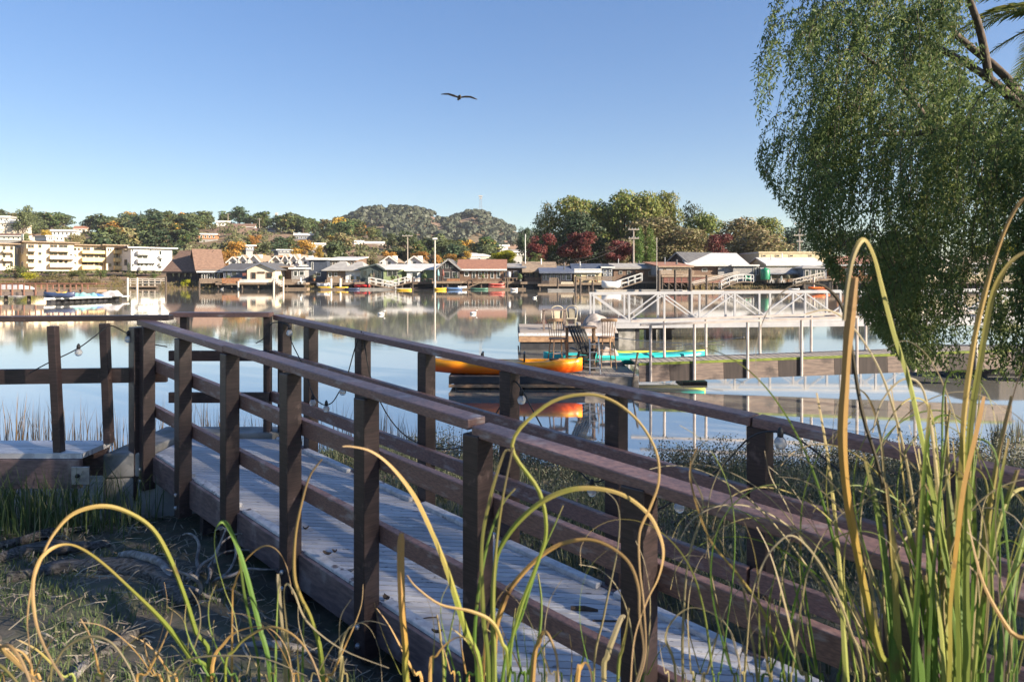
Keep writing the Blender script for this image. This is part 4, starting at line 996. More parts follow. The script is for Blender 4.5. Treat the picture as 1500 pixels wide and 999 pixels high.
tuft_field('bank_reeds', 1000, pl_water, (.35, .85), (.007, .014), leafmat('dark_reed_stalks', (.05, .04, .028), (.10, .075, .05), (.20, .13, .07), .2, 0, 0), 4, .22)
r = random.Random(21); mb = MB()
for i in range(3800):
    x = r.uniform(-6.0, .8); y = r.uniform(2.2, 5.2)
    if (x + 2.4) * .683 + (y - 5.6) * .73 > -.45 and r.random() < .9: continue
    z = gz(x, y) + r.uniform(.005, .045); a = r.uniform(0, 6.28); L = r.uniform(.04, .16); ww = r.uniform(.0015, .004)
    d_ = Vector((math.cos(a), math.sin(a), r.uniform(-.12, .2))) * L; s_ = Vector((-math.sin(a), math.cos(a), .3)) * ww; p = Vector((x, y, z)); k = len(mb.v)
    b_ = Vector((r.gauss(0, .015), r.gauss(0, .015), .012))
    mb.v += [tuple(p - d_ / 2 - s_), tuple(p - d_ / 2 + s_), tuple(p + b_ + s_), tuple(p + b_ - s_), tuple(p + d_ / 2 + s_), tuple(p + d_ / 2 - s_)]
    mb.f += [(k, k + 1, k + 2, k + 3), (k + 3, k + 2, k + 4, k + 5)]
single('dry_straw', mb, M['straw'], kind='stuff', org=(0, 0, 0))
# two small tufts standing in the water on the right
for px, lab in ((1462, 'left small dark sedge tuft standing in the water by the far handrail'), (1490, 'right small dark sedge tuft standing in the water by the far handrail')):
    mb = MB(); x0 = PX(px, 10.2)
    for i in range(70):
        x = x0 + r.gauss(0, .06); y = 10.2 + r.gauss(0, .06); h = r.uniform(.2, .5); ww = .006; k = len(mb.v); lx = r.gauss(0, .05)
        mb.v += [(x - ww, y, -.05), (x + ww, y, -.05), (x + lx, y + r.gauss(0, .05), h)]; mb.f.append((k, k + 1, k + 2))
    single('sedge_tuft', mb, M['marshdark'], lab, 'sedge', 'sedge tufts in the water')

# ------------------------------------------------------------------ weeping pepper tree
def pepper():
    r = random.Random(44); C = Vector((8.7, 9.4, .7))
    t = empty('pepper_tree', C, 'big weeping pepper tree hanging over the water at the right', 'tree')
    RX = [(.9, 2.6), (1.4, 3.2), (2.07, 3.8), (2.84, 4.3), (3.4, 4.65), (4.1, 5.1), (5.0, 5.15), (5.6, 5.1), (6.4, 4.9), (7.2, 3.9), (7.8, 2.0), (8.2, .4)]
    limbs = [[(0, 0, 0), (.05, .0, .9), (-.1, 0, 1.7), (-.35, .1, 2.5), (-.9, .1, 3.25), (-1.5, 0, 3.9), (-2.2, -.1, 4.5), (-3.1, 0, 5.1)],
             [(-1.5, 0, 3.9), (-1.75, .2, 4.6), (-2.5, .4, 5.5), (-2.7, .3, 6.6)],
             [(-.9, .1, 3.25), (-1.6, .3, 3.7), (-2.6, .4, 3.85), (-3.6, .3, 3.8)],
             [(-2.2, -.1, 4.5), (-2.5, -.3, 5.2), (-3.0, -.5, 6.0), (-3.3, -.4, 6.6)],
             [(-.1, 0, 1.9), (.8, -.4, 3.2), (1.8, -.7, 4.4), (2.6, -.8, 5.3)], [(-.35, .1, 2.5), (.5, .6, 3.8), (1.3, 1.0, 4.9)],
             [(-2.6, .4, 3.85), (-3.1, .5, 4.6), (-3.7, .7, 5.2)], [(-.9, .1, 3.25), (-1.2, -.9, 3.9), (-1.7, -1.5, 4.2)]]
    rad0 = [(.19, .03), (.075, .02), (.09, .025), (.055, .02), (.14, .04), (.10, .03), (.05, .015), (.06, .02)]
    for i, (L, (r0, r1)) in enumerate(zip(limbs, rad0)):
        c = catmull([C + Vector(p) for p in L], 4); n = len(c)
        part('trunk' if i == 0 else 'limb', MB().tube(c, [lerp(r0, r1, j / (n - 1)) for j in range(n)], 9, .25), M['bark'], t, smooth=True)
    mb = MB(); tw = MB(); strands = 0
    def leaf(p, v, L):
        s = v.cross(Vector((r.uniform(-1, 1), r.uniform(-1, 1), r.uniform(-.4, .4))))
        if s.length < 1e-3: return
        s = s.normalized() * L * .15; k = len(mb.v)
        mb.v.extend([tuple(p), tuple(p + v * L * .45 + s), tuple(p + v * L), tuple(p + v * L * .45 - s)]); mb.f.append((k, k + 1, k + 2, k + 3))
    tress = 0
    while tress < 330:
        z = r.uniform(1.9, 8.0) if r.random() < .7 else r.uniform(4.3, 7.7); rx = interp(RX, z); ry = rx * .50
        th = r.uniform(0, 6.28); rho = r.random() ** .38
        rho *= .97 + .11 * nz(th * 1.3, z * .9, 4); x, y = math.cos(th) * rho * rx, math.sin(th) * rho * ry
        if nz(x * .8 + 3, y * .8, z * .6) < -.07 + .08 * (1 - rho): continue
        if -3.2 < x < -2.4 and 4.9 < z < 5.7 and r.random() < .6: continue          # the open fork with bare limbs
        if x > -1.7 and z < 3.6 and r.random() < .3: continue
        if 1000 * (C.x + x) / (C.y + y) > 672 + 50 * nz(y, z) and (z - CZ) / (C.y + y) > .315: continue          # the crown is lopsided: lower towards the palm
        if x > 1.2 and r.random() < .65: continue
        tress += 1
        p0 = C + Vector((x, y, z - .7)); out = Vector((math.cos(th), math.sin(th) * .7, 0))
        low = 1.0 if p0.x < 6.5 else 1.0 + min(1.3, (p0.x - 6.5) * 1.1)
        low += .3 * nz(p0.x * 2.2, p0.y * 2.2, 1)
        ln0 = r.uniform(.8, 1.7) if z > 4.2 else r.uniform(1.0, 2.1)
        if z < 3.8: ln0 = max(ln0, min(2.4, p0.z - low) * r.uniform(.75, 1.0))
        spread = r.uniform(.10, .24); up = .45 if z > 6 else .2; v0 = (out * r.uniform(.3, 1.0) + Vector((r.gauss(0, .3), r.gauss(0, .3), up))).normalized()
        for k_ in range(r.randint(9, 14)):
            v = (v0 + Vector((r.gauss(0, .22), r.gauss(0, .22), r.gauss(0, .2)))).normalized(); q = p0 + Vector((r.gauss(0, spread), r.gauss(0, spread * .8), r.gauss(0, spread))); step = .036; pts = [q.copy()]; d = 0
            ln = ln0 * r.uniform(.55, 1.1); lw = low + r.uniform(0, .35)
            while d < ln:
                v = (v + Vector((r.gauss(0, .05), r.gauss(0, .05), -.15))).normalized(); q = q + v * step; d += step
                if q.z < lw: break
                e = Vector((q.x - C.x, q.y - C.y, 0)); rl = interp(RX, q.z); n_ = math.hypot(e.x / rl, e.y / (rl * .52))
                if n_ > 1.03: q.x -= e.x * .02; q.y -= e.y * .02
                pts.append(q.copy())
                for _ in range(2):
                    a = Vector((r.gauss(0, .7), r.gauss(0, .7), r.gauss(-1.0, .45))).normalized(); leaf(q + Vector((r.gauss(0, .022), r.gauss(0, .022), 0)), a, r.uniform(.045, .085))
            if k_ % 5 == 0 and len(pts) > 8: tw.tube(pts[::6], .005, 3)
    print('pepper leaves', len(mb.f))
    part('crown', mb, leafmat('pepper_tree_leaves', (.075, .125, .05), (.15, .205, .07), (.26, .25, .09), .48, 0, 0, lump=.7), t)
    part('twigs', tw, M['bark'], t)['kind'] = 'stuff'
    return t
pepper()
# ------------------------------------------------------------------ palm at the top right corner
def palm():
    r = random.Random(9); top = Vector((PX(1600, 15.5), 15.5, PZ(18, 15.5)))
    t = empty('palm_tree', (top.x + .3, 15.6, .6), 'feather palm with fronds reaching into the top right corner', 'tree')
    c = catmull([Vector((top.x + .3, 15.6, .4)), Vector((top.x + .25, 15.6, 3)), Vector((top.x + .1, 15.55, 6)), top], 5)
    part('trunk', MB().tube(c, [.34] * 3 + [.3] * (len(c) - 3), 12, .15), M['bark'], t)
    lm = leafmat('palm_leaflets', (.10, .15, .03), (.22, .23, .05), (.36, .32, .08), .5, .1, .01)
    specs = [(185, .35, 3.4), (200, .9, 3.2), (172, .75, 3.2), (160, .05, 3.4), (192, -.15, 3.0), (178, -.35, 2.8), (205, .15, 3.1), (215, -.3, 3.0), (150, .5, 3.1), (230, .6, 3.2), (120, .7, 3.2), (80, .4, 3.2), (40, .5, 3.2), (0, .3, 3.2), (-40, .5, 3.2), (-90, .3, 3.2), (260, .2, 3.2), (186, .6, 3.3)]
    for az, el, L in specs:
        az = math.radians(az); h = Vector((math.cos(az), math.sin(az), 0)); p = top.copy(); v = (h * math.cos(el) + Vector((0, 0, math.sin(el)))).normalized(); pts = [p.copy()]
        for i in range(16):
            v = (v + Vector((0, 0, -.075))).normalized(); p = p + v * L / 16; pts.append(p.copy())
        mb = MB(); mb.tube(pts, [.035 * (1 - i / 18) for i in range(17)], 5)
        for i in range(2, 64):
            u = i / 64; f = u * 16; k = min(15, int(f)); q = pts[k].lerp(pts[k + 1], f - k); d = (pts[k + 1] - pts[k]).normalized(); s = d.cross(Vector((0, 0, 1))).normalized(); n = s.cross(d)
            ln = .52 * math.sin(math.pi * min(1, .12 + u * .85)) ** .6
            for sg in (-1, 1):
                e = (s * sg * .85 + d * .6 + n * r.uniform(.05, .35) + Vector((0, 0, -.2))).normalized(); w_ = d * .016; m_ = len(mb.v)
                mb.v += [tuple(q - w_), tuple(q + w_), tuple(q + e * ln * .6 + w_ * .8), tuple(q + e * ln + Vector((0, 0, -.08))), tuple(q + e * ln * .6 - w_ * .8)]; mb.f.append((m_, m_ + 1, m_ + 2, m_ + 3, m_ + 4))
        part('frond', mb, lm, t)
palm()

# ------------------------------------------------------------------ generic buildings placed by their front corners
def frame(A, B):
    (pa, da), (pb, db) = A, B
    a = Vector((PX(pa, da), da, 0)); b = Vector((PX(pb, db), db, 0)); ang = math.atan2(b.y - a.y, b.x - a.x)
    return a, (b - a).length, ang
def lx(px, a, ang):
    "local x where the pixel column crosses the front line"
    rr_ = (px - 750) / F; c, s = math.cos(ang), math.sin(ang)
    return (rr_ * a.y - a.x) / (c - rr_ * s)
def house(name, label, cat, A, B, yb, ye, yr, D, roof, wm, rm, tm='white', wins=(), group=None, root=None, over=.35, pier=False, apex=.5, thick=.16, doors=()):
    a, W, ang = frame(A, B); d = A[1]
    zb, ze, zr = PZ(yb, d), PZ(ye, d), PZ(yr, d)
    Mw = Matrix.Translation((a.x, a.y, zb)) @ Matrix.Rotation(ang, 4, 'Z')
    if root is None: root = empty(name, (a.x, a.y, zb), label, cat, group, ang)
    def pt(nm, mb, m, par=None, **kw): return part(nm, mb.xf(Mw), M[m] if isinstance(m, str) else m, par or root, **kw)
    he, hr = ze - zb, zr - zb
    if roof == 'gx':
        pt('wall', MB().prism([(0, 0, 0), (0, D, 0), (0, D, he), (0, D / 2, hr), (0, 0, he)], (W, 0, 0)), wm)
        s = (hr - he) / (D / 2); o = over
        lo = [(-o, -o, he - o * s + .03), (-o, D / 2, hr + .03), (-o, D + o, he - o * s + .03)]
        r_ = pt('roof', MB().prism(lo + [(x, y, z + thick) for x, y, z in reversed(lo)], (W + 2 * o, 0, 0)), rm)
        pt('fascia', MB().box(-o, W + o, -o - .06, -o - .005, he - o * s - .08, he - o * s + .16), tm, r_)
    elif roof == 'gy':
        pt('wall', MB().prism([(0, 0, 0), (W, 0, 0), (W, 0, he), (W * apex, 0, hr), (0, 0, he)], (0, D, 0)), wm)
        o = over; s1 = (hr - he) / (W * apex); s2 = (hr - he) / (W * (1 - apex))
        lo = [(-o, -o, he - o * s1 + .03), (W * apex, -o, hr + .03), (W + o, -o, he - o * s2 + .03)]
        r_ = pt('roof', MB().prism(lo + [(x, y, z + thick) for x, y, z in reversed(lo)], (0, D + 2 * o, 0)), rm)
        fb = MB()
        for p, q in ((lo[0], lo[1]), (lo[1], lo[2])):
            fb.beam((p[0], -o - .03, p[2] + .03), (q[0], -o - .03, q[2] + .03), .05, .24)
        pt('fascia', fb, tm, r_)
    elif roof == 'flat':
        pt('wall', MB().box(0, W, 0, D, 0, he), wm)
        r_ = pt('roof', MB().box(-over, W + over, -over, D + over, he + .004, max(hr, he + .15)), rm)
        pt('fascia', MB().box(-over - .03, W + over + .03, -over - .06, -over - .004, he + .01, max(hr, he + .15) + .02), tm, r_)
    elif roof == 'shed':
        pt('wall', MB().prism([(0, 0, 0), (0, D, 0), (0, D, hr), (0, 0, he)], (W, 0, 0)), wm)
        s = (hr - he) / D; o = over
        lo = [(-o, -o, he - o * s + .03), (-o, D + o, hr + o * s + .03)]
        r_ = pt('roof', MB().prism(lo + [(x, y, z + thick) for x, y, z in reversed(lo)], (W + 2 * o, 0, 0)), rm)
        pt('fascia', MB().box(-o, W + o, -o - .06, -o - .005, he - o * s - .05, he - o * s + .16), tm, r_)
    elif roof == 'hip':
        pt('wall', MB().box(0, W, 0, D, 0, he), wm)
        o = over; i = min(D / 2, W * .35)
        mb = MB(); mb.v = [(-o, -o, he), (W + o, -o, he), (W + o, D + o, he), (-o, D + o, he), (i, D / 2, hr), (W - i, D / 2, hr), (-o, -o, he + .12), (W + o, -o, he + .12), (W + o, D + o, he + .12), (-o, D + o, he + .12)]
        mb.f = [(0, 3, 2, 1), (0, 1, 7, 6), (1, 2, 8, 7), (2, 3, 9, 8), (3, 0, 6, 9), (6, 7, 5, 4), (7, 8, 5), (8, 9, 4, 5), (9, 6, 4)]
        pt('roof', mb, rm)
    if W > 4 and cat == 'house' and roof in ('gx', 'flat', 'shed', 'hip') and (name == 'waterfront_house' or not name):
        vr = random.Random(int(A[0] * 7)); vm = []
        for k in range(1 + int(W / 5)):
            x, y = W * vr.uniform(.15, .85), D * vr.uniform(.3, .6); z = hr + .15
            pt('vent_pipe', MB().tube([(x, y, min(he, hr) - .1), (x, y, z + vr.uniform(.3, .8))], vr.choice((.07, .1, .16)), 7), vr.choice(('steel', 'r_dark', 'white')))
    for wdw in wins:
        p0, p1, q0, q1 = wdw[:4]; x0, x1 = sorted((lx(p0, a, ang), lx(p1, a, ang)))
        z1, z0 = PZ(q0, d) - zb, PZ(q1, d) - zb
        t = min(.09, (x1 - x0) * .12)
        fm = MB(); fm.box(x0, x1, -.07, -.004, z0, z0 + t).box(x0, x1, -.07, -.004, z1 - t, z1).box(x0, x0 + t, -.07, -.004, z0 + t + .002, z1 - t - .002).box(x1 - t, x1, -.07, -.004, z0 + t + .002, z1 - t - .002)
        if x1 - x0 > 1.0: fm.box((x0 + x1) / 2 - t / 2, (x0 + x1) / 2 + t / 2, -.065, -.004, z0 + t + .002, z1 - t - .002)
        w_ = pt('window', fm, wdw[4] if len(wdw) > 4 else tm)
        pt('pane', MB().box(x0 + t * .9, x1 - t * .9, -.035, -.003, z0 + t * .9, z1 - t * .9), 'glass', w_)
    for (p0, p1, q0, q1, m) in doors:
        x0, x1 = sorted((lx(p0, a, ang), lx(p1, a, ang)))
        pt('door', MB().box(x0, x1, -.06, -.003, PZ(q1, d) - zb, PZ(q0, d) - zb), m)
    if pier:
        pt('float_deck', MB().box(-.6, W + .6, -1.5, D, -.34, -.004), 'weathered')
        n = max(2, int(W / 1.6))
        for i in range(n + 1):
            x = -.3 + (W + .6) * i / n; pt('float_pile', MB().tube([(x, -1.2, -zb - .6), (x, -1.2, -.345)], .13, 6), 'piling')
        pt('hull_shade', MB().box(-.3, W + .3, -.9, D - .3, -zb - .3, -.36), 'black')  # float hull in black, its colour also standing for the shade under the deck
    root['_m'] = 0; del root['_m']
    HM[root.name] = (Mw, a, ang, zb, d)
    return root
HM = {}
def fence(root, p0, p1, yt, yb, m, off=-1.45, slats=True, name='deck_fence'):
    Mw, a, ang, zb, d = HM[root.name]; x0, x1 = lx(p0, a, ang), lx(p1, a, ang); z1, z0 = PZ(yt, d) - zb, PZ(yb, d) - zb
    mb = MB().box(x0, x1, off - .04, off + .04, z1 - .09, z1).box(x0, x1, off - .03, off + .03, z0, z0 + .1)
    x = x0
    while x < x1:
        mb.box(x, x + .11, off - .02, off + .02, z0 + .101, z1 - .091); x += .17 if slats else .6
    part(name, mb.xf(Mw), M[m], root)

# ------------------------------------------------------------------ apartments across the bay (left)
def rows(p0, p1, n, w, q0, q1): return [(p0 + (p1 - p0) * i / max(1, n - 1) - w / 2, p0 + (p1 - p0) * i / max(1, n - 1) + w / 2, q0, q1) for i in range(n)]
def apartment(label, A, B, yb, ye, D, wm, bands, wins, rm='r_brown', tm='r_tan', band_m='cream', side=()):
    r_ = house('apartment_block', label, 'apartments', A, B, yb, ye, ye - 1.5, D, 'flat', wm, rm, tm, wins, 'apartment blocks across the bay', over=.9)
    Mw, a, ang, zb, d = HM[r_.name]
    for (p0, p1, q0, q1) in bands:
        x0, x1 = sorted((lx(p0, a, ang), lx(p1, a, ang))); z1, z0 = PZ(q0, d) - zb, PZ(q1, d) - zb
        mb = MB().box(x0, x1, -1.35, -1.2, z0, z1).box(x0, x1, -1.195, -.004, z0, z0 + .18).box(x0, x0 + .12, -1.195, -.004, z0 + .185, z1).box(x1 - .12, x1, -1.195, -.004, z0 + .185, z1)
        part('balcony', mb.xf(Mw), M[band_m], r_)
    for (y0, y1, z0, z1) in side:
        fr = part('window', MB().box(-.06, -.004, y0, y1, z0, z1).xf(Mw), M['white'], r_); part('pane', MB().box(-.08, -.062, y0 + .12, y1 - .12, z0 + .12, z1 - .12).xf(Mw), M['glass'], fr)
    return r_
lv = (367.5, 379, 390.5)
apartment('leftmost apartment block with white walls and brown roof, cut by the photo edge', (-40, 130), (21, 134.4), 396, 357, 12, 'cream', [(-35, -8, 368, 371), (-35, -8, 380, 383), (4, 19, 366, 369.5), (4, 19, 378, 382)],
          rows(-30, -10, 3, 5, 361, 367) + rows(-30, -10, 3, 5, 372, 378) + rows(6, 17, 2, 4.5, 360, 365.5) + rows(6, 17, 2, 4.5, 371, 377) + rows(6, 17, 2, 4.5, 383, 390), side=((2, 4, 4, 5.4), (2, 4, 7, 8.4)))
apartment('cream apartment block with a dark shaded end wall and brown flat roof', (39, 137), (108, 142.8), 397, 355, 14, 'cream', [(39.5, 52, 364, 368.5), (39.5, 52, 374.5, 379.5), (39.5, 52, 386, 391), (71.5, 101, 362.5, 368), (71.5, 108, 374, 379.5), (71.5, 108, 385.5, 391.5)],
          [(40.5, 50, 368.5, 374), (40.5, 50, 380, 385.5), (40.5, 50, 358, 363.5), (56, 61, 369, 373.5), (56, 61, 381, 385.5), (56, 61, 358, 363), (72.5, 84, 368.5, 373.8), (86, 99, 368.5, 373.8), (72.5, 84, 380, 385), (86, 92, 380, 385), (94, 99, 381, 386), (73, 84, 357.5, 362), (86, 99, 357.5, 362), (102.5, 105.5, 371, 377)],
          side=((3, 5, 3.4, 5), (8, 10, 3.4, 5), (3, 5, 6.2, 7.6), (3, 5, .6, 2)))
apartment('yellow apartment block with wide yellow balconies between the cream block and the narrow one', (106, 146), (153, 150), 396, 359.5, 14, 'cream', [(119, 152, 367, 371.5), (119, 152, 377.5, 383.5), (119, 145, 389, 395)],
          [(107.5, 112, 363, 367), (114, 117, 363, 367), (107.5, 112, 373, 377), (121, 132, 362, 366.5), (137, 150, 362, 366.5), (119.5, 125, 372, 377), (126, 137, 372, 377), (138.5, 144, 372, 377), (145, 151, 373, 377), (119.5, 137, 384, 388.5), (138.5, 144, 384, 389), (146, 151, 385, 389), (108, 112, 384, 389)], band_m='yellow', rm='r_tan')
apartment('narrow apartment block with stacked yellow balconies beside the white block', (156, 149), (181, 151.2), 396, 360, 14, 'cream', [(166, 180.5, 366.5, 371.5), (166, 180.5, 378, 383.5), (166, 180.5, 389.5, 395)],
          [(158, 160, 364, 368), (161.5, 163, 364, 368), (158, 163, 386, 391), (167, 173, 372, 377.5), (175, 180, 372, 377.5), (167, 173, 384, 389), (175, 180, 384, 389), (167, 173, 362, 366)], band_m='yellow', rm='r_tan')
apartment('bright white apartment block with long white balconies, rightmost of the row', (192, 146), (252, 152.2), 396.5, 363.5, 14, 'white', [(199, 218, 368, 373), (199, 228, 379.5, 385), (203, 228, 391, 396.2), (232, 238, 374, 378), (232, 238, 385, 390)],
          [(193, 195.5, 365.5, 369), (200, 217, 374, 379), (219.5, 222, 365.5, 369), (200, 210, 386, 390.5), (212, 217, 386, 390.5), (219, 221, 387.5, 390.5), (222.5, 224.5, 387.5, 390.5), (193, 196, 386, 391), (226, 229, 380, 382), (232.5, 237, 366, 373), (232.5, 237, 378.5, 384)], tm='white', band_m='white', side=((2, 4, 1, 2.5), (2, 4, 4, 5.4)))

# ------------------------------------------------------------------ waterfront houses
g_ = 'houses along the far waterfront'
a1 = house('steep_roof_house', 'dark timber building with a steep brown shingle roof beside the white apartments', 'house', (243.5, 116), (288, 114), 415, 395.5, 368, 7, 'gx', 'darkbrown', 'r_brown', 'darkbrown', rows(254, 280, 4, 4, 400, 406), over=.5)
a2 = house('steep_roof_house', 'taller steep brown roof building with an awning, right of its twin', 'house', (290, 113), (325, 115), 415, 393, 365.5, 7, 'gx', 'darkbrown', 'r_brown', 'darkbrown', rows(298, 318, 3, 5, 399, 407), over=.5)
house('', '', '', (294, 109.5), (325, 110), 414, 398.5, 396.5, 3, 'shed', 'darkbrown', 'r_tan', 'white', rows(298, 320, 4, 4.5, 401, 409), root=a2, over=.5)
fence(a2, 296, 330, 408, 415, 'weathered')
h1 = house('waterfront_house', 'grey roofed house with a cream front gable and a red banner at its corner', 'house', (327, 109), (361, 109), 414, 395.5, 387, 8, 'gx', 'greyblue', 'r_dark', 'greyblue', [(339, 347, 397.5, 405), (330, 334, 398, 405)], g_, pier=True)
house('', '', '', (362, 107.5), (403, 107.5), 413.5, 395, 386, 9, 'gy', 'cream', 'r_dark', 'greyblue', [(368, 375, 399, 409, 'brown'), (377, 388, 398, 401, 'brown'), (390, 399, 399, 408, 'brown')], root=h1, pier=True)
fence(h1, 331, 359, 407.5, 415, 'orangewall'); fence(h1, 362, 403, 409, 413.5, 'white', off=-3.0)
Mw, a, ang, zb, d = HM[h1.name]
single('banner', MB().box(PX(354, 107), PX(359.5, 107), 107.3, 107.34, PZ(404, 107), PZ(400, 107)), M['redbrown'], 'red banner hanging at the corner of the cream gabled house', 'banner')
h2 = house('waterfront_house', 'low brown flat roofed house between the cream gable and the navy house', 'house', (404, 112), (428, 112), 414, 392, 390, 8, 'flat', 'brown', 'r_grey', 'r_tan', [(408, 412, 396, 408)], g_, pier=True)
house('', '', '', (427, 110), (447, 110), 414, 394.5, 392, 7, 'flat', 'grey', 'r_white', 'white', [(430, 436, 397, 405), (438, 446, 397, 404), (441, 444, 405.5, 413)], root=h2, pier=True)
h3 = house('waterfront_house', 'navy house with a white flat roof and a red brown deck', 'house', (452, 112), (479, 112), 412, 381, 378, 9, 'flat', 'navy', 'r_white', 'white', [(456, 459, 384, 396), (463, 470, 399, 405)], g_, pier=True)
house('', '', '', (480, 114), (522, 114), 412, 381, 376.5, 8, 'shed', 'brown', 'r_white', 'white', rows(486, 518, 8, 2.4, 384, 395), root=h3)
fence(h3, 450, 468, 399, 404, 'orangewall')
h4 = house('waterfront_house', 'grey hip roofed house, weathered boards at the left and white wall at the right', 'house', (479, 109), (506, 109), 414, 397, 382, 9, 'hip', 'weathered', 'r_grey', 'white', [(481, 486, 399, 406), (490, 494, 399, 405)], g_, pier=True, over=.7)
house('', '', '', (506.2, 108.8), (530, 108.8), 414, 397, 382.5, 9, 'hip', 'white', 'r_grey', 'white', [(512.5, 519, 403.5, 413), (521, 528, 404, 411)], root=h4, pier=True, over=.7)
h5 = house('waterfront_house', 'dark teal gabled cottage with pale green rooms and a white roof', 'house', (528, 108), (561, 108), 413, 394, 388, 7, 'gy', 'darkgreen', 'r_grey', 'darkgreen', [(531, 538, 396, 405), (546.5, 559, 395.5, 407)], g_, pier=True, apex=.7)
house('', '', '', (562, 108.5), (588, 108.5), 413, 394.5, 388, 8, 'shed', 'green', 'r_white', 'white', [(567.5, 582, 396, 404.5, 'grey')], root=h5, pier=True)
house('', '', '', (588.5, 110), (637, 110), 413, 395, 387.5, 8, 'shed', 'green', 'r_white', 'white', [(616, 621, 397, 402)], root=h5, pier=True)
house('', '', '', (596, 108.3), (615, 108.3), 413, 397.5, 395, 1.6, 'flat', 'white', 'r_white', 'white', [(603, 612, 399, 407)], root=h5)
h6 = house('waterfront_house', 'large dark gabled house with triangular gable windows and a red brown roof', 'house', (640, 107), (673, 107), 412, 394, 380.5, 8, 'gy', 'darkbrown', 'r_dark', 'grey', [(646, 650, 389.5, 393.5), (652, 657, 386.5, 393.5), (659, 664, 389.5, 393.5), (650, 659, 398, 408), (662, 671, 398, 407)], g_, pier=True)
house('', '', '', (673.5, 108), (737, 108), 412, 394, 381, 9, 'gx', 'brown', 'r_red', 'white', [(680, 687, 398, 405)] + rows(694, 730, 5, 5, 398, 408), root=h6, pier=True, over=.6)
for px, c in ((642, 'tarp_t'), (649, 'redbrown')):
    single('closed_parasol', MB().lathe((PX(px, 105.6), 105.6, PZ(411, 105.6)), [(.05, 0), (.05, .7), (.22, .75), (.15, 1.3), (.03, 1.75)], 8), M[c], ('turquoise' if c == 'tarp_t' else 'red') + ' closed parasol on the deck of the dark gabled house', 'parasol', smooth=True)
fence(h6, 656, 674, 408.5, 414, 'orangewall'); fence(h6, 690, 735, 408, 412, 'brown')
h7 = house('waterfront_house', 'small dark house with an open grey canopy on thin posts', 'house', (740, 110), (768, 110), 413, 392, 387, 7, 'shed', 'darkbrown', 'r_grey', 'greyblue', [(744, 749, 398, 406), (752, 760, 397, 407)], g_, pier=True)
single('water_tank', MB().lathe((PX(745.5, 107.6), 107.6, PZ(406.5, 107.6)), [(.28, 0), (.33, .1), (.33, .75), (.2, .92), (.02, .98)], 12), M['steel'], 'round grey water tank on the deck under the grey canopy', 'tank', smooth=True)
h8 = house('waterfront_house', 'tan shingle roofed house with a deep dark porch', 'house', (768, 109), (813, 109), 413, 397.5, 384.5, 8, 'gx', 'darkbrown', 'r_tan', 'r_tan', [(775, 780, 400, 406)] + rows(786, 808, 4, 4, 400, 409), g_, pier=True)
h9 = house('waterfront_house', 'glazed sunroom with a rounded blue awning roof over the water', 'house', (793, 106.5), (838, 106.5), 416, 399.5, 391.5, 5, 'shed', 'darkbrown', 'awning', 'awning', rows(797, 819, 5, 4, 401, 411) + [(823, 828, 401, 410), (829, 837, 402, 411)], g_, pier=True)
fence(h9, 804, 816, 407, 418, 'weathered'); fence(h9, 821, 838, 413, 419, 'cream')
h10 = house('waterfront_house', 'tan house with a dark blue solar roof and a broad white band', 'house', (841, 108), (881, 108), 414, 398, 387.5, 7, 'gx', 'tan', 'solar', 'white', [(846, 852, 402, 408), (860, 872, 402, 408)], g_, pier=True)
house('', '', '', (841.5, 107.6), (881, 107.6), 399, 395.5, 394.8, .3, 'flat', 'white', 'white', 'white', root=h10, over=.02)
fence(h10, 842, 900, 405, 410.5, 'weathered')
house('', '', '', (883, 108.5), (897, 108.5), 414, 392, 387.5, 6, 'shed', 'greyblue', 'solar', 'white', rows(886, 894, 2, 4, 395, 399) + rows(886, 894, 2, 4, 401, 404), root=h10)
h11 = house('waterfront_house', 'long low red brown house under a wide grey roof behind the white skiff', 'house', (899, 110), (974, 110), 412, 393, 387, 8, 'gx', 'brown', 'r_grey', 'r_grey', rows(909, 921, 2, 5, 397, 402) + rows(934, 940, 2, 5, 397, 402) + [(950, 965, 397, 404)], g_, pier=True)
fence(h11, 930, 942, 397, 402, 'orangewall', off=-.9)
h12 = house('waterfront_house', 'little cottage with a flat rust coloured roof on a tall plank pier', 'house', (966, 106.5), (1012, 107.5), 403, 391, 385, 6, 'shed', 'grey', 'r_red', 'r_tan', [(972, 976, 392.5, 396), (985, 1008, 393.5, 400.5)], g_)
fence(h12, 964, 1012, 396, 402.5, 'weathered', off=-1.0); fence(h12, 966, 1052, 404, 414, 'redbrown', off=-1.6)
Mw, a, ang, zb, d = HM[h12.name]
for i in range(9):
    x = -.2 + i * 1.05; part('float_pile', MB().tube([(x, -1.5, -zb - .5), (x, -1.5, -.1)], .14, 6).xf(Mw), M['piling'], h12); part('brace', MB().beam((x, -1.4, -1.1), (x + 1.05, -1.4, -zb + .2), .08, .1).xf(Mw), M['piling'], h12)
part('float_deck', MB().box(-.4, 9.4, -1.8, 6, -.3, -.01).xf(Mw), M['weathered'], h12)
h13 = house('boathouse', 'long white roofed boathouse with a dark left gable', 'house', (1010, 113), (1090, 113), 412, 387.5, 371, 12, 'gx', 'brown', 'r_white', 'r_white', [(1028, 1036, 393, 398)], g_, over=.7, pier=True)
house('', '', '', (1052, 112.6), (1073, 112.6), 403, 390, 389, .5, 'flat', 'grey', 'grey', 'grey', root=h13, over=.02)
house('', '', '', (976, 119), (1010, 113.4), 412, 387, 371.5, 9, 'gy', 'darkbrown', 'r_dark', 'grey', root=h13, over=.3)
house('', '', '', (1074, 112), (1108, 112), 412, 390, 388, 6, 'flat', 'grey', 'r_white', 'white', [(1103, 1106, 391, 403), (1108, 1111, 391, 403)], root=h13)
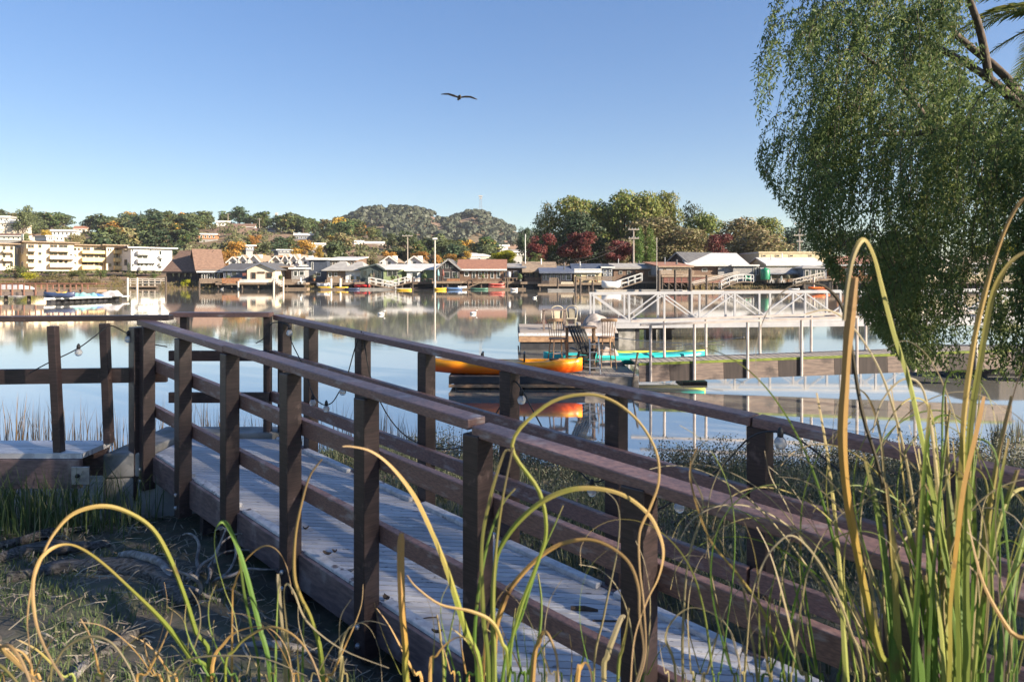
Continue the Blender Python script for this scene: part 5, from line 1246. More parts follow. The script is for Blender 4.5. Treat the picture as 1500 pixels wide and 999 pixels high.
h14 = house('waterfront_building', 'tall tan box building with three small high windows', 'building', (1112, 118), (1216, 118), 410, 371, 369, 10, 'flat', 'tan', 'r_white', 'tan', [(1116, 1122, 373, 376.5), (1136, 1142, 373, 376.5), (1156, 1162, 373, 376.5), (1185, 1189, 373, 376)], g_, over=.08)
h15 = house('waterfront_house', 'white roofed tan house with a grey porch awning beside the green tank', 'house', (1124, 112), (1206, 112), 412, 388, 378, 9, 'gx', 'tan', 'r_white', 'white', [(1139, 1152, 391, 396)] + rows(1160, 1172, 2, 6, 392, 397), g_, pier=True)
house('', '', '', (1121, 109.5), (1176, 109.5), 402.3, 401.2, 394, 2.2, 'shed', 'grey', 'r_grey', 'greyblue', root=h15, over=.1)
for px in (1124, 1140, 1156, 1173): part('porch_post', MB().box(PX(px, 109.6) - .06, PX(px, 109.6) + .06, 109.55, 109.67, PZ(414, 109.6), PZ(402.5, 109.6)), M['weathered'], h15)
fence(h15, 1122, 1176, 408, 413, 'weathered')
h16 = house('waterfront_house', 'small glazed blue cabin with a faceted roof at the right end', 'house', (1177, 108), (1211, 108), 408, 393.5, 388.5, 6, 'hip', 'greyblue', 'r_grey', 'r_white', [(1179, 1185, 396, 405), (1187, 1195, 395, 406), (1196.5, 1207, 395, 406)], g_, pier=True)
h17 = house('waterfront_house', 'orange brown house glimpsed through the gaps of the pepper tree', 'house', (1226, 110), (1318, 108), 412, 388, 376, 9, 'gx', 'orangewall', 'r_red', 'white', rows(1240, 1300, 5, 6, 394, 402), g_, pier=True)
h18 = house('waterfront_house', 'cream house with a brown gable behind the pepper tree', 'house', (1330, 109), (1400, 109), 412, 388, 374, 9, 'gy', 'cream', 'r_brown', 'white', rows(1345, 1390, 3, 8, 393, 403), g_, pier=True)
h19 = house('waterfront_house', 'tan house behind the right edge of the pepper tree', 'house', (1415, 110), (1520, 108), 412, 386, 375, 9, 'gx', 'tan', 'r_tan', 'white', rows(1430, 1500, 5, 7, 392, 402), g_, pier=True)
single('green_tank', MB().lathe((PX(1121.5, 107), 107.2, PZ(410, 107)), [(.68, 0), (.72, .1), (.72, 1.45), (.6, 1.7), (.15, 1.82), (.15, 1.95)], 14), M['turf'], 'tall green plastic tank beside the porch awning', 'tank', smooth=True)
for px, lab in ((1092, 'left small green barrel on the boathouse deck'), (1097.5, 'right small green barrel on the boathouse deck')):
    single('green_barrel', MB().lathe((PX(px, 107.3), 107.3, PZ(410 if px < 1095 else 411, 107)), [(.24, 0), (.28, .1), (.28, .6), (.2, .7)], 10), M['turf'], lab, 'barrel', smooth=True)

fence(h2, 405, 446, 409, 414, 'weathered'); fence(h4, 480, 530, 410, 414.5, 'weathered', slats=False); fence(h5, 590, 636, 408, 413.5, 'brown', slats=False); fence(h8, 768, 792, 407, 413, 'brown'); fence(h7, 740, 766, 407, 413, 'weathered', slats=False); fence(h16, 1178, 1210, 405, 409, 'weathered', slats=False)
pr = random.Random(61)
for px, yb, hh, lab in ((334, 413.5, .9, 'potted bush behind the red fence of the grey roofed house'), (411, 413.5, 1.0, 'potted bush by the brown flat roofed house'), (460, 411.5, .8, 'potted plant on the navy house deck'), (543, 412.5, 1.1, 'potted plant at the corner of the dark teal cottage'), (575, 412.5, .9, 'potted bush under the window of the pale green room'), (622, 412.5, 1.2, 'tall potted bush before the white roofed green rooms'), (668, 411.5, .7, 'potted plant behind the rust coloured deck fence'), (707, 411.5, .9, 'potted bush before the brown house windows'), (762, 412.5, 1.1, 'potted bush under the grey canopy'), (846, 413.5, 1.0, 'potted bush before the tan house'), (872, 413.5, .7, 'small potted plant before the tan house'), (1154, 413, .9, 'potted bush under the porch awning')):
    d = 107.2; x, z = PX(px, d), PZ(yb, d); o = empty('potted_plant', (x, d, z), lab, 'plant', 'potted plants on the far decks')
    part('pot', MB().lathe((x, d, z), [(.16, 0), (.22, .3), (.24, .32)], 9), M[pr.choice(('orangewall', 'r_dark', 'grey'))], o, smooth=True)
    mb = MB()
    for i in range(150):
        v = Vector((pr.gauss(0, 1), pr.gauss(0, 1), pr.gauss(0, 1))).normalized(); p = Vector((x, d, z + .3 + hh * .45)) + Vector((v.x * .42, v.y * .42, v.z * hh * .5)) * pr.uniform(.4, 1.05); t = v.cross(Vector((pr.gauss(0, 1), pr.gauss(0, 1), 1))).normalized() * .11; b = v.cross(t).normalized() * .08; k = len(mb.v)
        mb.v += [tuple(p - t), tuple(p + b), tuple(p + t), tuple(p - b)]; mb.f.append((k, k + 1, k + 2, k + 3))
    part('foliage', mb, M['marshdark'] if pr.random() < .4 else M['tallgrass'], o)

# townhouses with white gables behind
tg = 'white gabled townhouses behind the waterfront'
for i, (p0, p1, ya, wm, lab) in enumerate(((335, 349, 377, 'white', 'leftmost white gabled townhouse under the orange tree'), (349.5, 363, 374.5, 'white', 'second white gabled townhouse from the left, with a tall chimney'), (364, 381, 374, 'white', 'third white gabled townhouse, with twin dark roof slopes'),
        (397, 412, 375.5, 'cream', 'cream gabled townhouse with a brick chimney'), (413, 424, 373.5, 'white', 'narrow white gabled townhouse right of the cream one'), (424.5, 437, 373.5, 'white', 'white gabled townhouse right of the narrow one'), (437.5, 456, 376, 'white', 'white gabled townhouse standing just left of the navy house'),
        (560, 580, 376, 'white', 'white gabled townhouse left of the tall power pole'), (597, 617, 376, 'white', 'white gabled townhouse right of the tall power pole'))):
    t_ = house('townhouse', lab, 'house', (p0, 150), (p1, 150), 398, 383, ya, 9, 'gy', wm, 'r_tan', 'white', [((p0 + p1) / 2 - 3, (p0 + p1) / 2 + 3, 383, 388)] + ([] if i > 6 else rows(p0 + 4, p1 - 4, 2, 3, 390, 395)), tg, over=.5)
    part('chimney', MB().box(PX(p1 - 2, 152) - .5, PX(p1 - 2, 152) + .5, 152, 153, PZ(386, 150), PZ(ya - 1.5, 150)), M['white' if i != 3 else 'orangewall'], t_)
# hillside houses
hg = 'houses on the hillside'
HH = [((-25, 14), 330, 319, 316, 300, 'white', 'r_grey', 'flat', 'white house at the far left top of the hill'), ((0, 34), 342, 327, 323, 290, 'cream', 'r_dark', 'flat', 'cream two storey house on the left hill below the top one'), ((-5, 38), 352, 345.5, 342, 250, 'cream', 'r_brown', 'gx', 'brown roofed house above the leftmost apartments'),
      ((68, 79), 352, 346.5, 345, 230, 'white', 'r_white', 'flat', 'small white box house with a blue side above the cream apartments'), ((80, 94), 353, 347, 345.5, 235, 'cream', 'r_white', 'flat', 'low cream house above the cream apartments'), ((76, 108), 345, 339, 336.5, 330, 'white', 'r_white', 'flat', 'white terraced house among trees left of the hill saddle'),
      ((108, 126), 339, 335, 331, 400, 'cream', 'r_red', 'gx', 'house with an orange roof on the hill saddle'), ((317, 336), 331, 326, 323.5, 400, 'white', 'r_white', 'flat', 'white house with trees on the ridge top'), ((335, 372), 340, 332, 327.5, 390, 'white', 'r_brown', 'gx', 'long house with a dark brown roof on the ridge'), ((366, 405), 346, 338, 334, 370, 'cream', 'r_brown', 'gx', 'cream gabled house at the right end of the ridge'),
      ((291, 317), 350, 344, 342, 300, 'orangewall', 'r_tan', 'flat', 'brown house with a flat roof below the ridge'), ((432, 458), 351, 345, 342, 330, 'greyblue', 'r_white', 'flat', 'grey house with a pale roof right of the pylon'), ((455, 475), 362, 358.5, 356, 280, 'white', 'r_white', 'flat', 'white roofed house among autumn trees'), ((407, 426), 370, 367, 365.5, 220, 'greyblue', 'r_white', 'flat', 'low house with a blue white roof behind the townhouses'),
      ((519, 531), 358, 354, 352.5, 330, 'white', 'r_white', 'flat', 'left white house at the foot of the wooded hill'), ((532, 562), 361, 357, 354, 340, 'white', 'r_white', 'flat', 'right white house at the foot of the wooded hill'), ((732, 744), 366, 361, 359, 300, 'white', 'r_white', 'flat', 'white house at the hill foot above the yellow green tree'), ((688, 704), 378, 374.5, 371, 220, 'white', 'r_white', 'gx', 'white house left of the yellow green tree'), ((703, 716), 378, 375, 372, 225, 'cream', 'r_white', 'gx', 'cream house left of the yellow green tree'), ((752, 768), 374, 369, 366, 240, 'white', 'r_grey', 'gx', 'white house by the white pole'), ((360, 372), 367, 360.5, 359, 230, 'greyblue', 'r_grey', 'flat', 'grey house between the orange trees')]
for (p0, p1), yb, ye, yr, d, wm, rm, rf_, lab in HH:
    zg = land_z((p0 + p1) / 2, d); n = max(1, int((p1 - p0) / 8))
    hx = house('hillside_house', lab, 'house', (p0, d), (p1, d + 2), yb, ye, yr, 8, rf_, wm, rm, 'white', rows(p0 + 4, p1 - 4, n + 1, 3, ye + 1.2, min(yb - 1, ye + 4.5)), hg, over=.6)
    Mw, a, ang, zb, _ = HM[hx.name]; W = (p1 - p0) / 1000 * d
    if zb > zg - .3: part('foundation', MB().box(.2, W - .2, .3, 7.6, zg - zb - 2.5, -.01).xf(Mw), M['grey'], hx)

# ------------------------------------------------------------------ poles and towers
def pole(label, px, d, yb, yt, arms=(), r=.15, m='polewood', name='utility_pole', lamp=False, cat='pole'):
    x = PX(px, d); z0, z1 = PZ(yb, d), PZ(yt, d); o = empty(name, (x, d, z0), label, cat)
    part('pole', MB().tube([(x, d, z0), (x, d, z1)], [r, r * .65], 8), M[m], o)
    for (y, w_) in arms:
        z = PZ(y, d); c = part('crossarm', MB().box(x - w_ / 2, x + w_ / 2, d - r - .09, d - r - .0, z - .08, z + .08), M[m], o)
        for k in range(4): part('insulator', MB().tube([(x - w_ / 2 + w_ * (k + .25) / 3.5, d - r - .05, z + .085), (x - w_ / 2 + w_ * (k + .25) / 3.5, d - r - .05, z + .3)], .06, 6), M['steel'], c)
    if lamp: part('lamp_head', MB().box(x - .35, x + .35, d - .2, d + .2, z1 - .02, z1 + .25), M['white'], o, bevel=.03)
    return o
pole('wooden utility pole with one crossarm behind the white townhouse gables', 597, 140, 392, 345, [(346, 2.2)], .14)
pole('tall white lamp pole standing in the water before the dark gabled house', 637, 104, 424, 351, (), .17, 'pilingpale', 'lamp_pole', True)
pole('utility pole with two crossarms in front of the red leaved trees', 928, 118, 392, 335, [(336.5, 1.9), (349.5, 1.8)], .17)
pole('white mast by the left edge of the red leaved trees', 769.5, 112, 388, 343, (), .08, 'white', 'mast')
pole('thin pale mast at the left end of the plank pier', 962, 104, 424, 348, (), .07, 'pilingpale', 'mast')
tp = pole('utility pole with crossarms and transformer beside the pepper tree', 1171, 125, 372, 327, [(328, 2.0), (345, 2.2), (354, 1.2)], .16)
part('transformer', MB().lathe((PX(1173, 125), 124.5, PZ(339, 125)), [(.25, 0), (.27, .9), (.1, 1.0)], 10), M['steel'], tp)
pole('left small utility pole on the ridge skyline', 334, 380, 326, 313, [(314, 3.0)], .2); pole('right small utility pole on the ridge skyline', 380, 380, 338, 320, [(321.5, 2.6)], .2)
def lattice(label, px, d, yb, yt, w0, w1, heads):
    x = PX(px, d); z0, z1 = PZ(yb, d), PZ(yt, d); mb = MB(); n = 7
    for sx in (-1, 1):
        for sy in (-1, 1): mb.beam((x + sx * w0, d + sy * w0, z0), (x + sx * w1, d + sy * w1, z1), .22, .22)
    for i in range(n):
        a, b = i / n, (i + 1) / n; wa, wb = lerp(w0, w1, a), lerp(w0, w1, b); za, zb_ = lerp(z0, z1, a), lerp(z0, z1, b)
        for sy in (-1, 1):
            mb.beam((x - wa, d + sy * wa, za), (x + wb, d + sy * wb, zb_), .12, .12); mb.beam((x + wa, d + sy * wa, za), (x - wb, d + sy * wb, zb_), .12, .12)
    o = empty('lattice_tower', (x, d, z0), label, 'tower'); part('frame', mb, M['steel'], o)
    for hw, zz in heads: part('antenna', MB().box(x - hw, x + hw, d - hw, d + hw, z1 - zz - 1.2, z1 - zz), M['pilingpale'], o)
lattice('lattice transmission tower on the left ridge', 405, 430, 339, 312, 1.6, .45, [(.7, 0)])
lattice('communication tower with antennas on the wooded hill top', 704, 960, 309, 287, 1.9, .9, [(2.6, 0), (1.8, 3)])
def wires(label, p, q, sag, n=10, r=.03):
    pts = [p.lerp(q, i / n) - Vector((0, 0, sag * 4 * (i / n) * (1 - i / n))) for i in range(n + 1)]
    single('power_line', MB().tube(pts, r, 4), M['wire'], label, 'wire')
wires('power line running from the crossarm pole down to the solar roof', P(925, 350, 118), P(848, 385, 109), .6); wires('power line from the crossarm pole to the sunroom corner', P(925, 350, 118), P(800, 384, 110), 1.0, r=.025)
wires('power line between the two ridge poles', P(334, 314, 380), P(380, 322, 380), .8, r=.06)

# ------------------------------------------------------------------ pilings, docks, gangways and boats along the far shore
pg_ = 'mooring pilings along the far shore'
PIL = [(187, 420, 407, 'pilingpale', 'pale piling at the left end of the timber landing'), (201, 419, 407, 'pilingpale', 'pale piling second on the timber landing'), (292, 423, 412, 'piling', 'dark piling before the steep roofed buildings'), (349, 424, 412, 'pilingpale', 'short pale piling in front of the red fence'), (401, 425, 412, 'pilingpale', 'pale piling beside the cream gabled house steps'), (415, 424, 406, 'pilingpale', 'taller pale piling right of the house steps'), (485, 424, 408, 'white', 'white piling before the weathered boards house, left one'), (498.5, 424, 408, 'white', 'white piling before the weathered boards house, right one'),
       (547, 422, 400, 'piling', 'brown piling before the dark teal cottage'), (583, 424, 404, 'piling', 'brown piling before the pale green rooms'), (604, 424, 406, 'piling', 'brown piling left of the lamp pole'), (648, 424, 405, 'piling', 'brown piling right of the lamp pole'), (743, 424, 408, 'piling', 'dark piling under the grey canopy'), (817, 425, 408, 'piling', 'brown piling before the sunroom fence'), (843, 426, 405, 'piling', 'brown piling left of the solar roofed house'), (850, 426, 408, 'piling', 'second brown piling by the solar roofed house'), (868, 426, 411, 'piling', 'brown piling with a pale cap right of the solar roofed house'), (965, 428, 396, 'piling', 'thick brown piling at the left end of the plank pier'), (989, 428, 396, 'piling', 'brown piling in the middle of the plank pier'), (1011, 428, 394, 'piling', 'thick brown piling at the right end of the plank pier'), (1177, 428, 413, 'piling', 'dark piling left of the orange kayak'), (1192, 428, 406, 'pilingpale', 'pale piling by the orange kayak'),
       (243, 421, 405, 'piling', 'dark piling before the left steep roofed building'), (1035, 427, 403, 'piling', 'thin brown piling before the boathouse')]
for px, yb, yt, m, lab in PIL:
    d = min(106, 2550 / (yb - 400)); x = PX(px, d); single('piling', MB().tube([(x, d, -.6), (x, d, PZ(yt, d))], .15 if 'thick' not in lab else .24, 8), M[m], lab, 'piling', pg_)
dg = 'low dock floats along the far shore'
for i, (p0, p1, yb, m, lab) in enumerate(((418, 450, 424, 'weathered', 'low float under the pale chairs left of the navy house'), (470, 520, 424.5, 'weathered', 'low float with yellow kayaks before the weathered house'), (520, 600, 424.5, 'r_grey', 'long grey float before the teal cottage'), (603, 636, 423.5, 'darkbrown', 'dark float left of the lamp pole'), (640, 700, 424.5, 'weathered', 'low float before the dark gabled house'), (700, 770, 424.5, 'weathered', 'low float carrying the stacked red hulls'), (803, 842, 426, 'r_grey', 'pale float below the sunroom'), (874, 935, 427.5, 'pilingpale', 'yellowish float under the white skiff'), (940, 1000, 427, 'r_grey', 'pale float under the plank pier'), (1000, 1060, 428, 'pilingpale', 'float at the foot of the white arched gangway'), (1060, 1160, 427, 'weathered', 'long float before the green tank'), (1150, 1215, 428.5, 'weathered', 'float carrying the orange kayaks'))):
    d = 2550 / (yb - 400); x0, x1 = PX(p0, d), PX(p1, d)
    single('float_dock', MB().box(x0, x1, d, d + 1.8, -.2, .22).box(x0 - .05, x1 + .05, d - .06, d - .003, .10, .26), M[m], lab, 'dock', dg)
def shore_gangway(label, p0, y0, p1, y1, d, w=1.0, m='white', rail=1.0, arch=0):
    A, B = P(p0, y0, d), P(p1, y1, d); o = empty('shore_gangway', A, label, 'gangway', 'shore gangways')
    n = 8; pts = [A.lerp(B, i / n) + Vector((0, 0, arch * 4 * (i / n) * (1 - i / n))) for i in range(n + 1)]
    mb = MB()
    for i in range(n): mb.beam(pts[i], pts[i + 1], w, .14)
    part('deck', mb, M['weathered'], o)
    for s in (-1, 1):
        hb = MB()
        for i in range(n):
            for h in (rail, rail * .5): hb.beam(pts[i] + Vector((0, s * w / 2, h)), pts[i + 1] + Vector((0, s * w / 2, h)), .08, .09)
        for i in range(0, n + 1, 2): hb.beam(pts[i] + Vector((0, s * w / 2, .06)), pts[i] + Vector((0, s * w / 2, rail)), .08, .08)
        part('handrail', hb, M[m], o)
shore_gangway('white railed gangway sloping down before the dark teal cottage', 541, 416, 580, 423.5, 104.5); shore_gangway('white railed gangway sloping down to the lamp pole', 566, 423, 602, 413.5, 105)
shore_gangway('white steps down from the cream gabled house', 400, 412, 413, 420, 105, .9, 'white', .7); shore_gangway('dark railed ramp before the red brown roofed house', 686, 421, 712, 411, 105, .9, 'brown')
shore_gangway('steep white railed gangway rising behind the white skiff', 900, 425, 940, 412, 103, 1.0, 'white', 1.2); shore_gangway('long thin gangway rising to the boathouse', 1015, 418, 1082, 402.5, 104, .9, 'pilingpale', .5)
shore_gangway('white arched footbridge before the boathouse', 1055, 424, 1102, 414, 102, 1.1, 'white', 1.1, .5); shore_gangway('pale gangway rising behind the orange kayak', 1164, 419, 1206, 409, 104, 1.0, 'pilingpale', 1.0)
bg_ = 'small boats along the far shore'
def skiff(label, px, yb, L, B, H, m, rz=0, tilt=0, group=bg_):
    d = 2550 / (yb - 400); return kayak(label, (PX(px, d), d, -.05), rz, KM[m], L * .75, B * .8, H * .55, 'boat', group, tilt=tilt)
def sk(label, px, yb, L, m, z=.25, rz=0, B=.75, H=.33, cat='kayak', tilt=0):
    d = 2550 / (yb - 400); return kayak(label, (PX(px, d), d + .5, z), rz, KM[m], L * .78, B * .9, H * .68, cat, bg_, tilt=tilt)
sk('left yellow kayak before the weathered boards house', 474, 424.5, 2.6, 'yellow', .22); sk('right yellow kayak before the weathered boards house', 499, 424.5, 2.6, 'yellow', .22, .2); sk('grey covered boat behind the left yellow kayak', 472, 423.9, 2.6, 'white', .42, 0, 1.0, .8, 'boat')
skiff('navy rowing boat beside the red one', 516, 424.6, 3.0, 1.1, .6, 'navy'); sk('dark red rowing boat on the float before the teal cottage', 530, 424, 3.4, 'red', .25, .1, 1.2, .75, 'boat'); skiff('yellow dinghy under the white gangway by the lamp pole', 592, 425.4, 3.0, 1.0, .5, 'yellow')
skiff('yellow hulled dinghy right of the lamp pole', 645, 425, 2.4, 1.0, .7, 'yellow', .3); skiff('blue and white motor boat before the dark gabled house', 664, 424.8, 3.6, 1.3, .85, 'blue'); sk('white upturned canoe leaning beside the blue boat', 677, 424.6, 2.6, 'white', .2, .9, .8, .5, 'canoe'); skiff('green rowing boat before the red brown roofed house', 702, 424.6, 3.6, 1.2, .6, 'greenh')
sk('lower pale red hull of the stacked pair', 727, 424.4, 3.3, 'red2', .22, 0, 1.1, .5, 'boat'); sk('upper pale red hull of the stacked pair', 727, 424.4, 3.1, 'red2', .68, .05, 1.0, .42, 'boat'); skiff('cream round dinghy beside the stacked red hulls', 753, 425.4, 1.4, 1.0, .7, 'white')
d = 102; kayak('white skiff tipped up beside the steep gangway', (PX(895, d), d, .25), math.radians(8), KM['white'], 2.9, 1.3, 1.15, 'boat', bg_)
sk('orange kayak on the float at the right, upper one', 1199, 428.3, 3.0, 'deeporange', .42, .02, .7, .42); sk('orange kayak on the float at the right, lower one', 1207, 428.8, 2.6, 'deeporange', .2, 0, .7, .3); skiff('long low grey boat before the white footbridge', 1030, 427.2, 4.0, 1.1, .45, 'white')
sk('small white boat on the long float before the green tank', 1165, 427.4, 2.0, 'white', .2, 0, .9, .35, 'boat')
# chairs and barrels on the far decks
for px, yb, lab in ((440, 413, 'pale deck chair left of the navy house'), (1130, 411, 'left pale deck chair under the porch awning'), (1146, 411, 'right pale deck chair under the porch awning')):
    d = 106.5; x, z = PX(px, d), PZ(yb + 3.5, d); o = empty('deck_chair', (x, d, z), lab, 'chair', 'chairs on the far decks')
    part('seat', MB().box(x - .3, x + .3, d - .3, d + .3, z + .35, z + .42), M['white'], o); part('backrest', MB().beam((x, d + .3, z + .42), (x, d + .45, z + 1.0), .6, .06, up=(1, 0, 0)), M['white'], o)
    for sx in (-.27, .27):
        for sy in (-.27, .27): part('leg', MB().box(x + sx - .03, x + sx + .03, d + sy - .03, d + sy + .03, z, z + .348), M['white'], o)
# timber landing below the white apartments
ld = empty('timber_landing', (PX(187, 112), 112, 0), 'low timber landing with a plank fence below the white apartments', 'dock')
part('deck', MB().box(PX(182, 112), PX(243, 112), 112, 116, .2, .42), M['weathered'], ld)
mb = MB()
for y in (408.5, 411.5, 415): mb.box(PX(187, 112), PX(243, 112), 112.05, 112.12, PZ(y, 112) - .06, PZ(y, 112) + .06)
for px in range(190, 244, 9): mb.box(PX(px, 112) - .07, PX(px, 112) + .07, 112.13, 112.25, .42, PZ(408, 112))
part('rail_fence', mb, M['pilingpale'], ld)

# ------------------------------------------------------------------ left pier with railing, floats and covered boats (57-70 m)
M['pierred'] = mat('faded_red_wood', (.27, .13, .085), (.18, .09, .065), .8, 3)
lp = empty('railed_pier', (PX(60, 64), 64, 0), 'long low pier with reddish railing posts at the left', 'pier')
d = 64; x0, x1 = PX(-260, d), PX(142, d)
part('deck', MB().box(x0, x1, d, d + 1.6, .72, .98), M['weathered'], lp); part('side_board', MB().box(x0, x1, d - .06, d - .003, .42, .80), M['dockside'], lp)
for k, px in enumerate(range(-232, 140, 17)): 
    x = PX(px - 4, d); part('post', MB().box(x - .06, x + .06, d - .12, d - .063, .45, PZ(416, d)), M['pierred'], lp)
    x = PX(px + 3, d + 1.6); part('post', MB().box(x - .06, x + .06, d + 1.6, d + 1.68, .6, PZ(416, d) - .05), M['pierred'], lp)
part('handrail', MB().box(x0, x1, d - .13, d - .03, PZ(416, d) + .002, PZ(416, d) + .09), M['pierred'], lp); part('middle_rail', MB().box(x0, x1, d - .06, d - .02, 1.45, 1.53), M['pierred'], lp)
part('handrail', MB().box(x0, x1, d + 1.58, d + 1.68, PZ(416, d) - .048, PZ(416, d) + .04), M['pierred'], lp)
for px in range(-200, 140, 34): part('pile', MB().tube([(PX(px, d), d + .4, -.5), (PX(px, d), d + .4, .72)], .16, 7), M['piling'], lp)
lf = empty('boat_float', (PX(110, 58), 58, 0), 'white edged float on black tubs carrying covered boats at the left', 'dock')
A, B = P(64, 0, 57.5), P(168, 0, 64); A.z = B.z = .36
part('deck', MB().beam(A + Vector((0, 1.1, 0)), B + Vector((0, 1.1, 0)), 2.0, .10), M['white'], lf); part('edge_strip', MB().beam(A, B, .06, .16), M['white'], lf)
for i in range(12): 
    c = A.lerp(B, (i + .5) / 12) + Vector((0, .35, 0)); part('float', MB().box(c.x - .2, c.x + .2, c.y - .1, c.y + .5, -.15, .30), M['rubber'], lf)
kayak('navy kayak at the left end of the boat float', (PX(80, 58), 58.6, .41), math.radians(3), KM['navy'], 2.6, .9, .5, 'kayak', 'boats on the left float')
kayak('yellow kayak end showing behind the navy one', (PX(85, 58.8), 59.2, .58), math.radians(3), KM['yellow'], .9, .5, .32, 'kayak', 'boats on the left float')
for px, d, s, h, m, lab in ((109, 60, .85, .62, 'tarp_t', 'boat under a pale turquoise cover'), (126, 61, .75, .48, 'tarp_t', 'boat under a turquoise cover right of the paler one'), (133, 61.2, .42, .40, 'tarp_b', 'bundle under a bright blue cover'), (154, 62.4, 1.0, .85, 'tarp_w', 'large rounded boat under a pale grey cover')):
    heap('covered_boat', lab, (PX(px, d), d + 1.0, .41), s * .85, .5, h * .75, m, 'boat', px)
heap('covered_boat', 'white covered boat far behind the left pier', (PX(20, 100), 100, .1), 2.6, 1.2, 1.0, 'tarp_w', 'boat', 3)
# waterbirds resting on the bay
for px, py, lab in ((558, 461, 'left tiny white gull swimming on the bay'), (693, 460, 'tiny white gull on the water near the middle'), (783, 437, 'tiny white gull near the far shore'), (325, 424, 'white swan-like bird by the dark piles')):
    d = 2550 / (py - 400); x = PX(px, d); mb = MB().ball((x, d, .06), .14, 8, 6, (1.5, .8, .7)); mb.tube([(x + .15, d, .1), (x + .2, d, .22), (x + .27, d, .24)], [.05, .04, .02], 6)
    single('gull', mb, M['white'], lab, 'bird', 'gulls on the water', smooth=True)
# ------------------------------------------------------------------ far trees
def crown_mesh(kind, seed, n, leaf, H=10.0, Wd=8.0):
    "crown of many leaf clusters spread over lobes; base of the trunk at the origin"
    r = random.Random(seed); mb = MB(); lobes = []
    if kind == 'oak':
        for i in range(16):
            a = r.uniform(0, 6.28); h = r.uniform(.34, .9); rad = Wd * .5 * r.uniform(.15, .72) * math.sqrt(max(.1, 1 - ((h - .55) / .48) ** 2))
            lobes.append((math.cos(a) * rad, math.sin(a) * rad, h * H, r.uniform(.13, .23) * Wd, .75))
    elif kind == 'pine':
        for i in range(26):
            h = .26 + .74 * i / 25; rad = Wd * .5 * (1.08 - h) ** .5 * r.uniform(.3, 1.15); a = i * 2.4 + r.uniform(-.4, .4)
            lobes.append((math.cos(a) * rad, math.sin(a) * rad, h * H * .95, r.uniform(.15, .25) * Wd, .6))
    elif kind == 'conifer':
        for i in range(26):
            h = .15 + .85 * i / 25; rad = Wd * .5 * (1 - h) ** .8 * r.uniform(.5, 1); a = r.uniform(0, 6.28)
            lobes.append((math.cos(a) * rad * .6, math.sin(a) * rad * .6, h * H, max(.05 * Wd, rad * .6), .45))
    elif kind == 'cypress':
        for i in range(14):
            h = .1 + .86 * i / 13; lobes.append((r.gauss(0, .05) * Wd, r.gauss(0, .05) * Wd, h * H, Wd * .45 * (math.sin(math.pi * min(1, .2 + h * .75)) ** .6), 1.1))
    elif kind == 'bush':
        for i in range(11):
            a = r.uniform(0, 6.28); rad = Wd * .36 * math.sqrt(r.random()); lobes.append((math.cos(a) * rad, math.sin(a) * rad, H * r.uniform(.2, .7), r.uniform(.16, .28) * Wd, .8))
    tot = sum(l[3] ** 2 for l in lobes)
    for (x, y, z, rad, sq) in lobes:
        k = max(8, int(n * rad * rad / tot))
        for i in range(k):
            v = Vector((r.gauss(0, 1), r.gauss(0, 1), r.gauss(.15, 1))).normalized(); q = rad * r.uniform(.62, 1.08) * (1 + .3 * nz(v.x * 2.5 + x, v.y * 2.5 + y, v.z * 2.5 + z))
            p = Vector((x + v.x * q, y + v.y * q, z + v.z * q * sq)); nrm = (v + Vector((r.gauss(0, .55), r.gauss(0, .55), r.gauss(0, .55)))).normalized()
            t = nrm.cross(Vector((r.gauss(0, 1), r.gauss(0, 1), r.gauss(0, 1)))).normalized(); b = nrm.cross(t); s = leaf * r.uniform(.55, 1.25); k_ = len(mb.v)
            mb.v += [tuple(p - t * s * .5), tuple(p + b * s * .32), tuple(p + t * s * .5), tuple(p - b * s * .32)]; mb.f.append((k_, k_ + 1, k_ + 2, k_ + 3))
    tr = MB(); tr.tube([(0, 0, -1.5), (.02 * H, 0, H * .25), (0, .01 * H, H * .5), (0, 0, H * .75)], [.035 * H * .8, .028 * H * .8, .018 * H, .006 * H], 7)
    for (x, y, z, rad, sq) in lobes[::2]: tr.tube([(0, 0, z * .45), (x * .6, y * .6, z * .8), (x, y, z)], [.012 * H, .008 * H, .004 * H], 5)
    return mb, tr
LM = {}
LM['oak'] = leafmat('oak_leaves', (.05, .07, .03), (.085, .105, .042), None, .15, .25, .025)
LM['pine'] = leafmat('pine_needles', (.10, .13, .03), (.20, .22, .05), (.24, .19, .08), .3, .2, .02)
LM['darkpine'] = leafmat('dark_conifer_needles', (.025, .05, .025), (.05, .075, .035), None, .15, .25, .02)
LM['autumn'] = leafmat('autumn_leaves', (.30, .16, .025), (.46, .28, .05), (.2, .17, .05), .25, .2, .02)
LM['maroon'] = leafmat('maroon_leaves', (.10, .022, .022), (.17, .042, .035), (.10, .06, .035), .2, .2, .01)
LM['cypress'] = leafmat('bright_conifer_leaves', (.06, .13, .018), (.13, .20, .035), None, .2, .1, .01)
LM['lime'] = leafmat('yellow_green_leaves', (.28, .29, .02), (.50, .45, .03), (.14, .19, .03), .25, .1, .01)
LM['olive'] = leafmat('olive_brown_leaves', (.115, .115, .045), (.20, .17, .08), (.20, .14, .08), .2, .15, .02)
LM['shrub'] = leafmat('shrub_leaves', (.055, .09, .025), (.10, .13, .04), (.2, .15, .06), .2, .25, .03)
LM['drybrush'] = leafmat('dry_brush', (.20, .15, .07), (.14, .14, .05), (.26, .2, .1), .15, .2, .02)
PROTO = {}
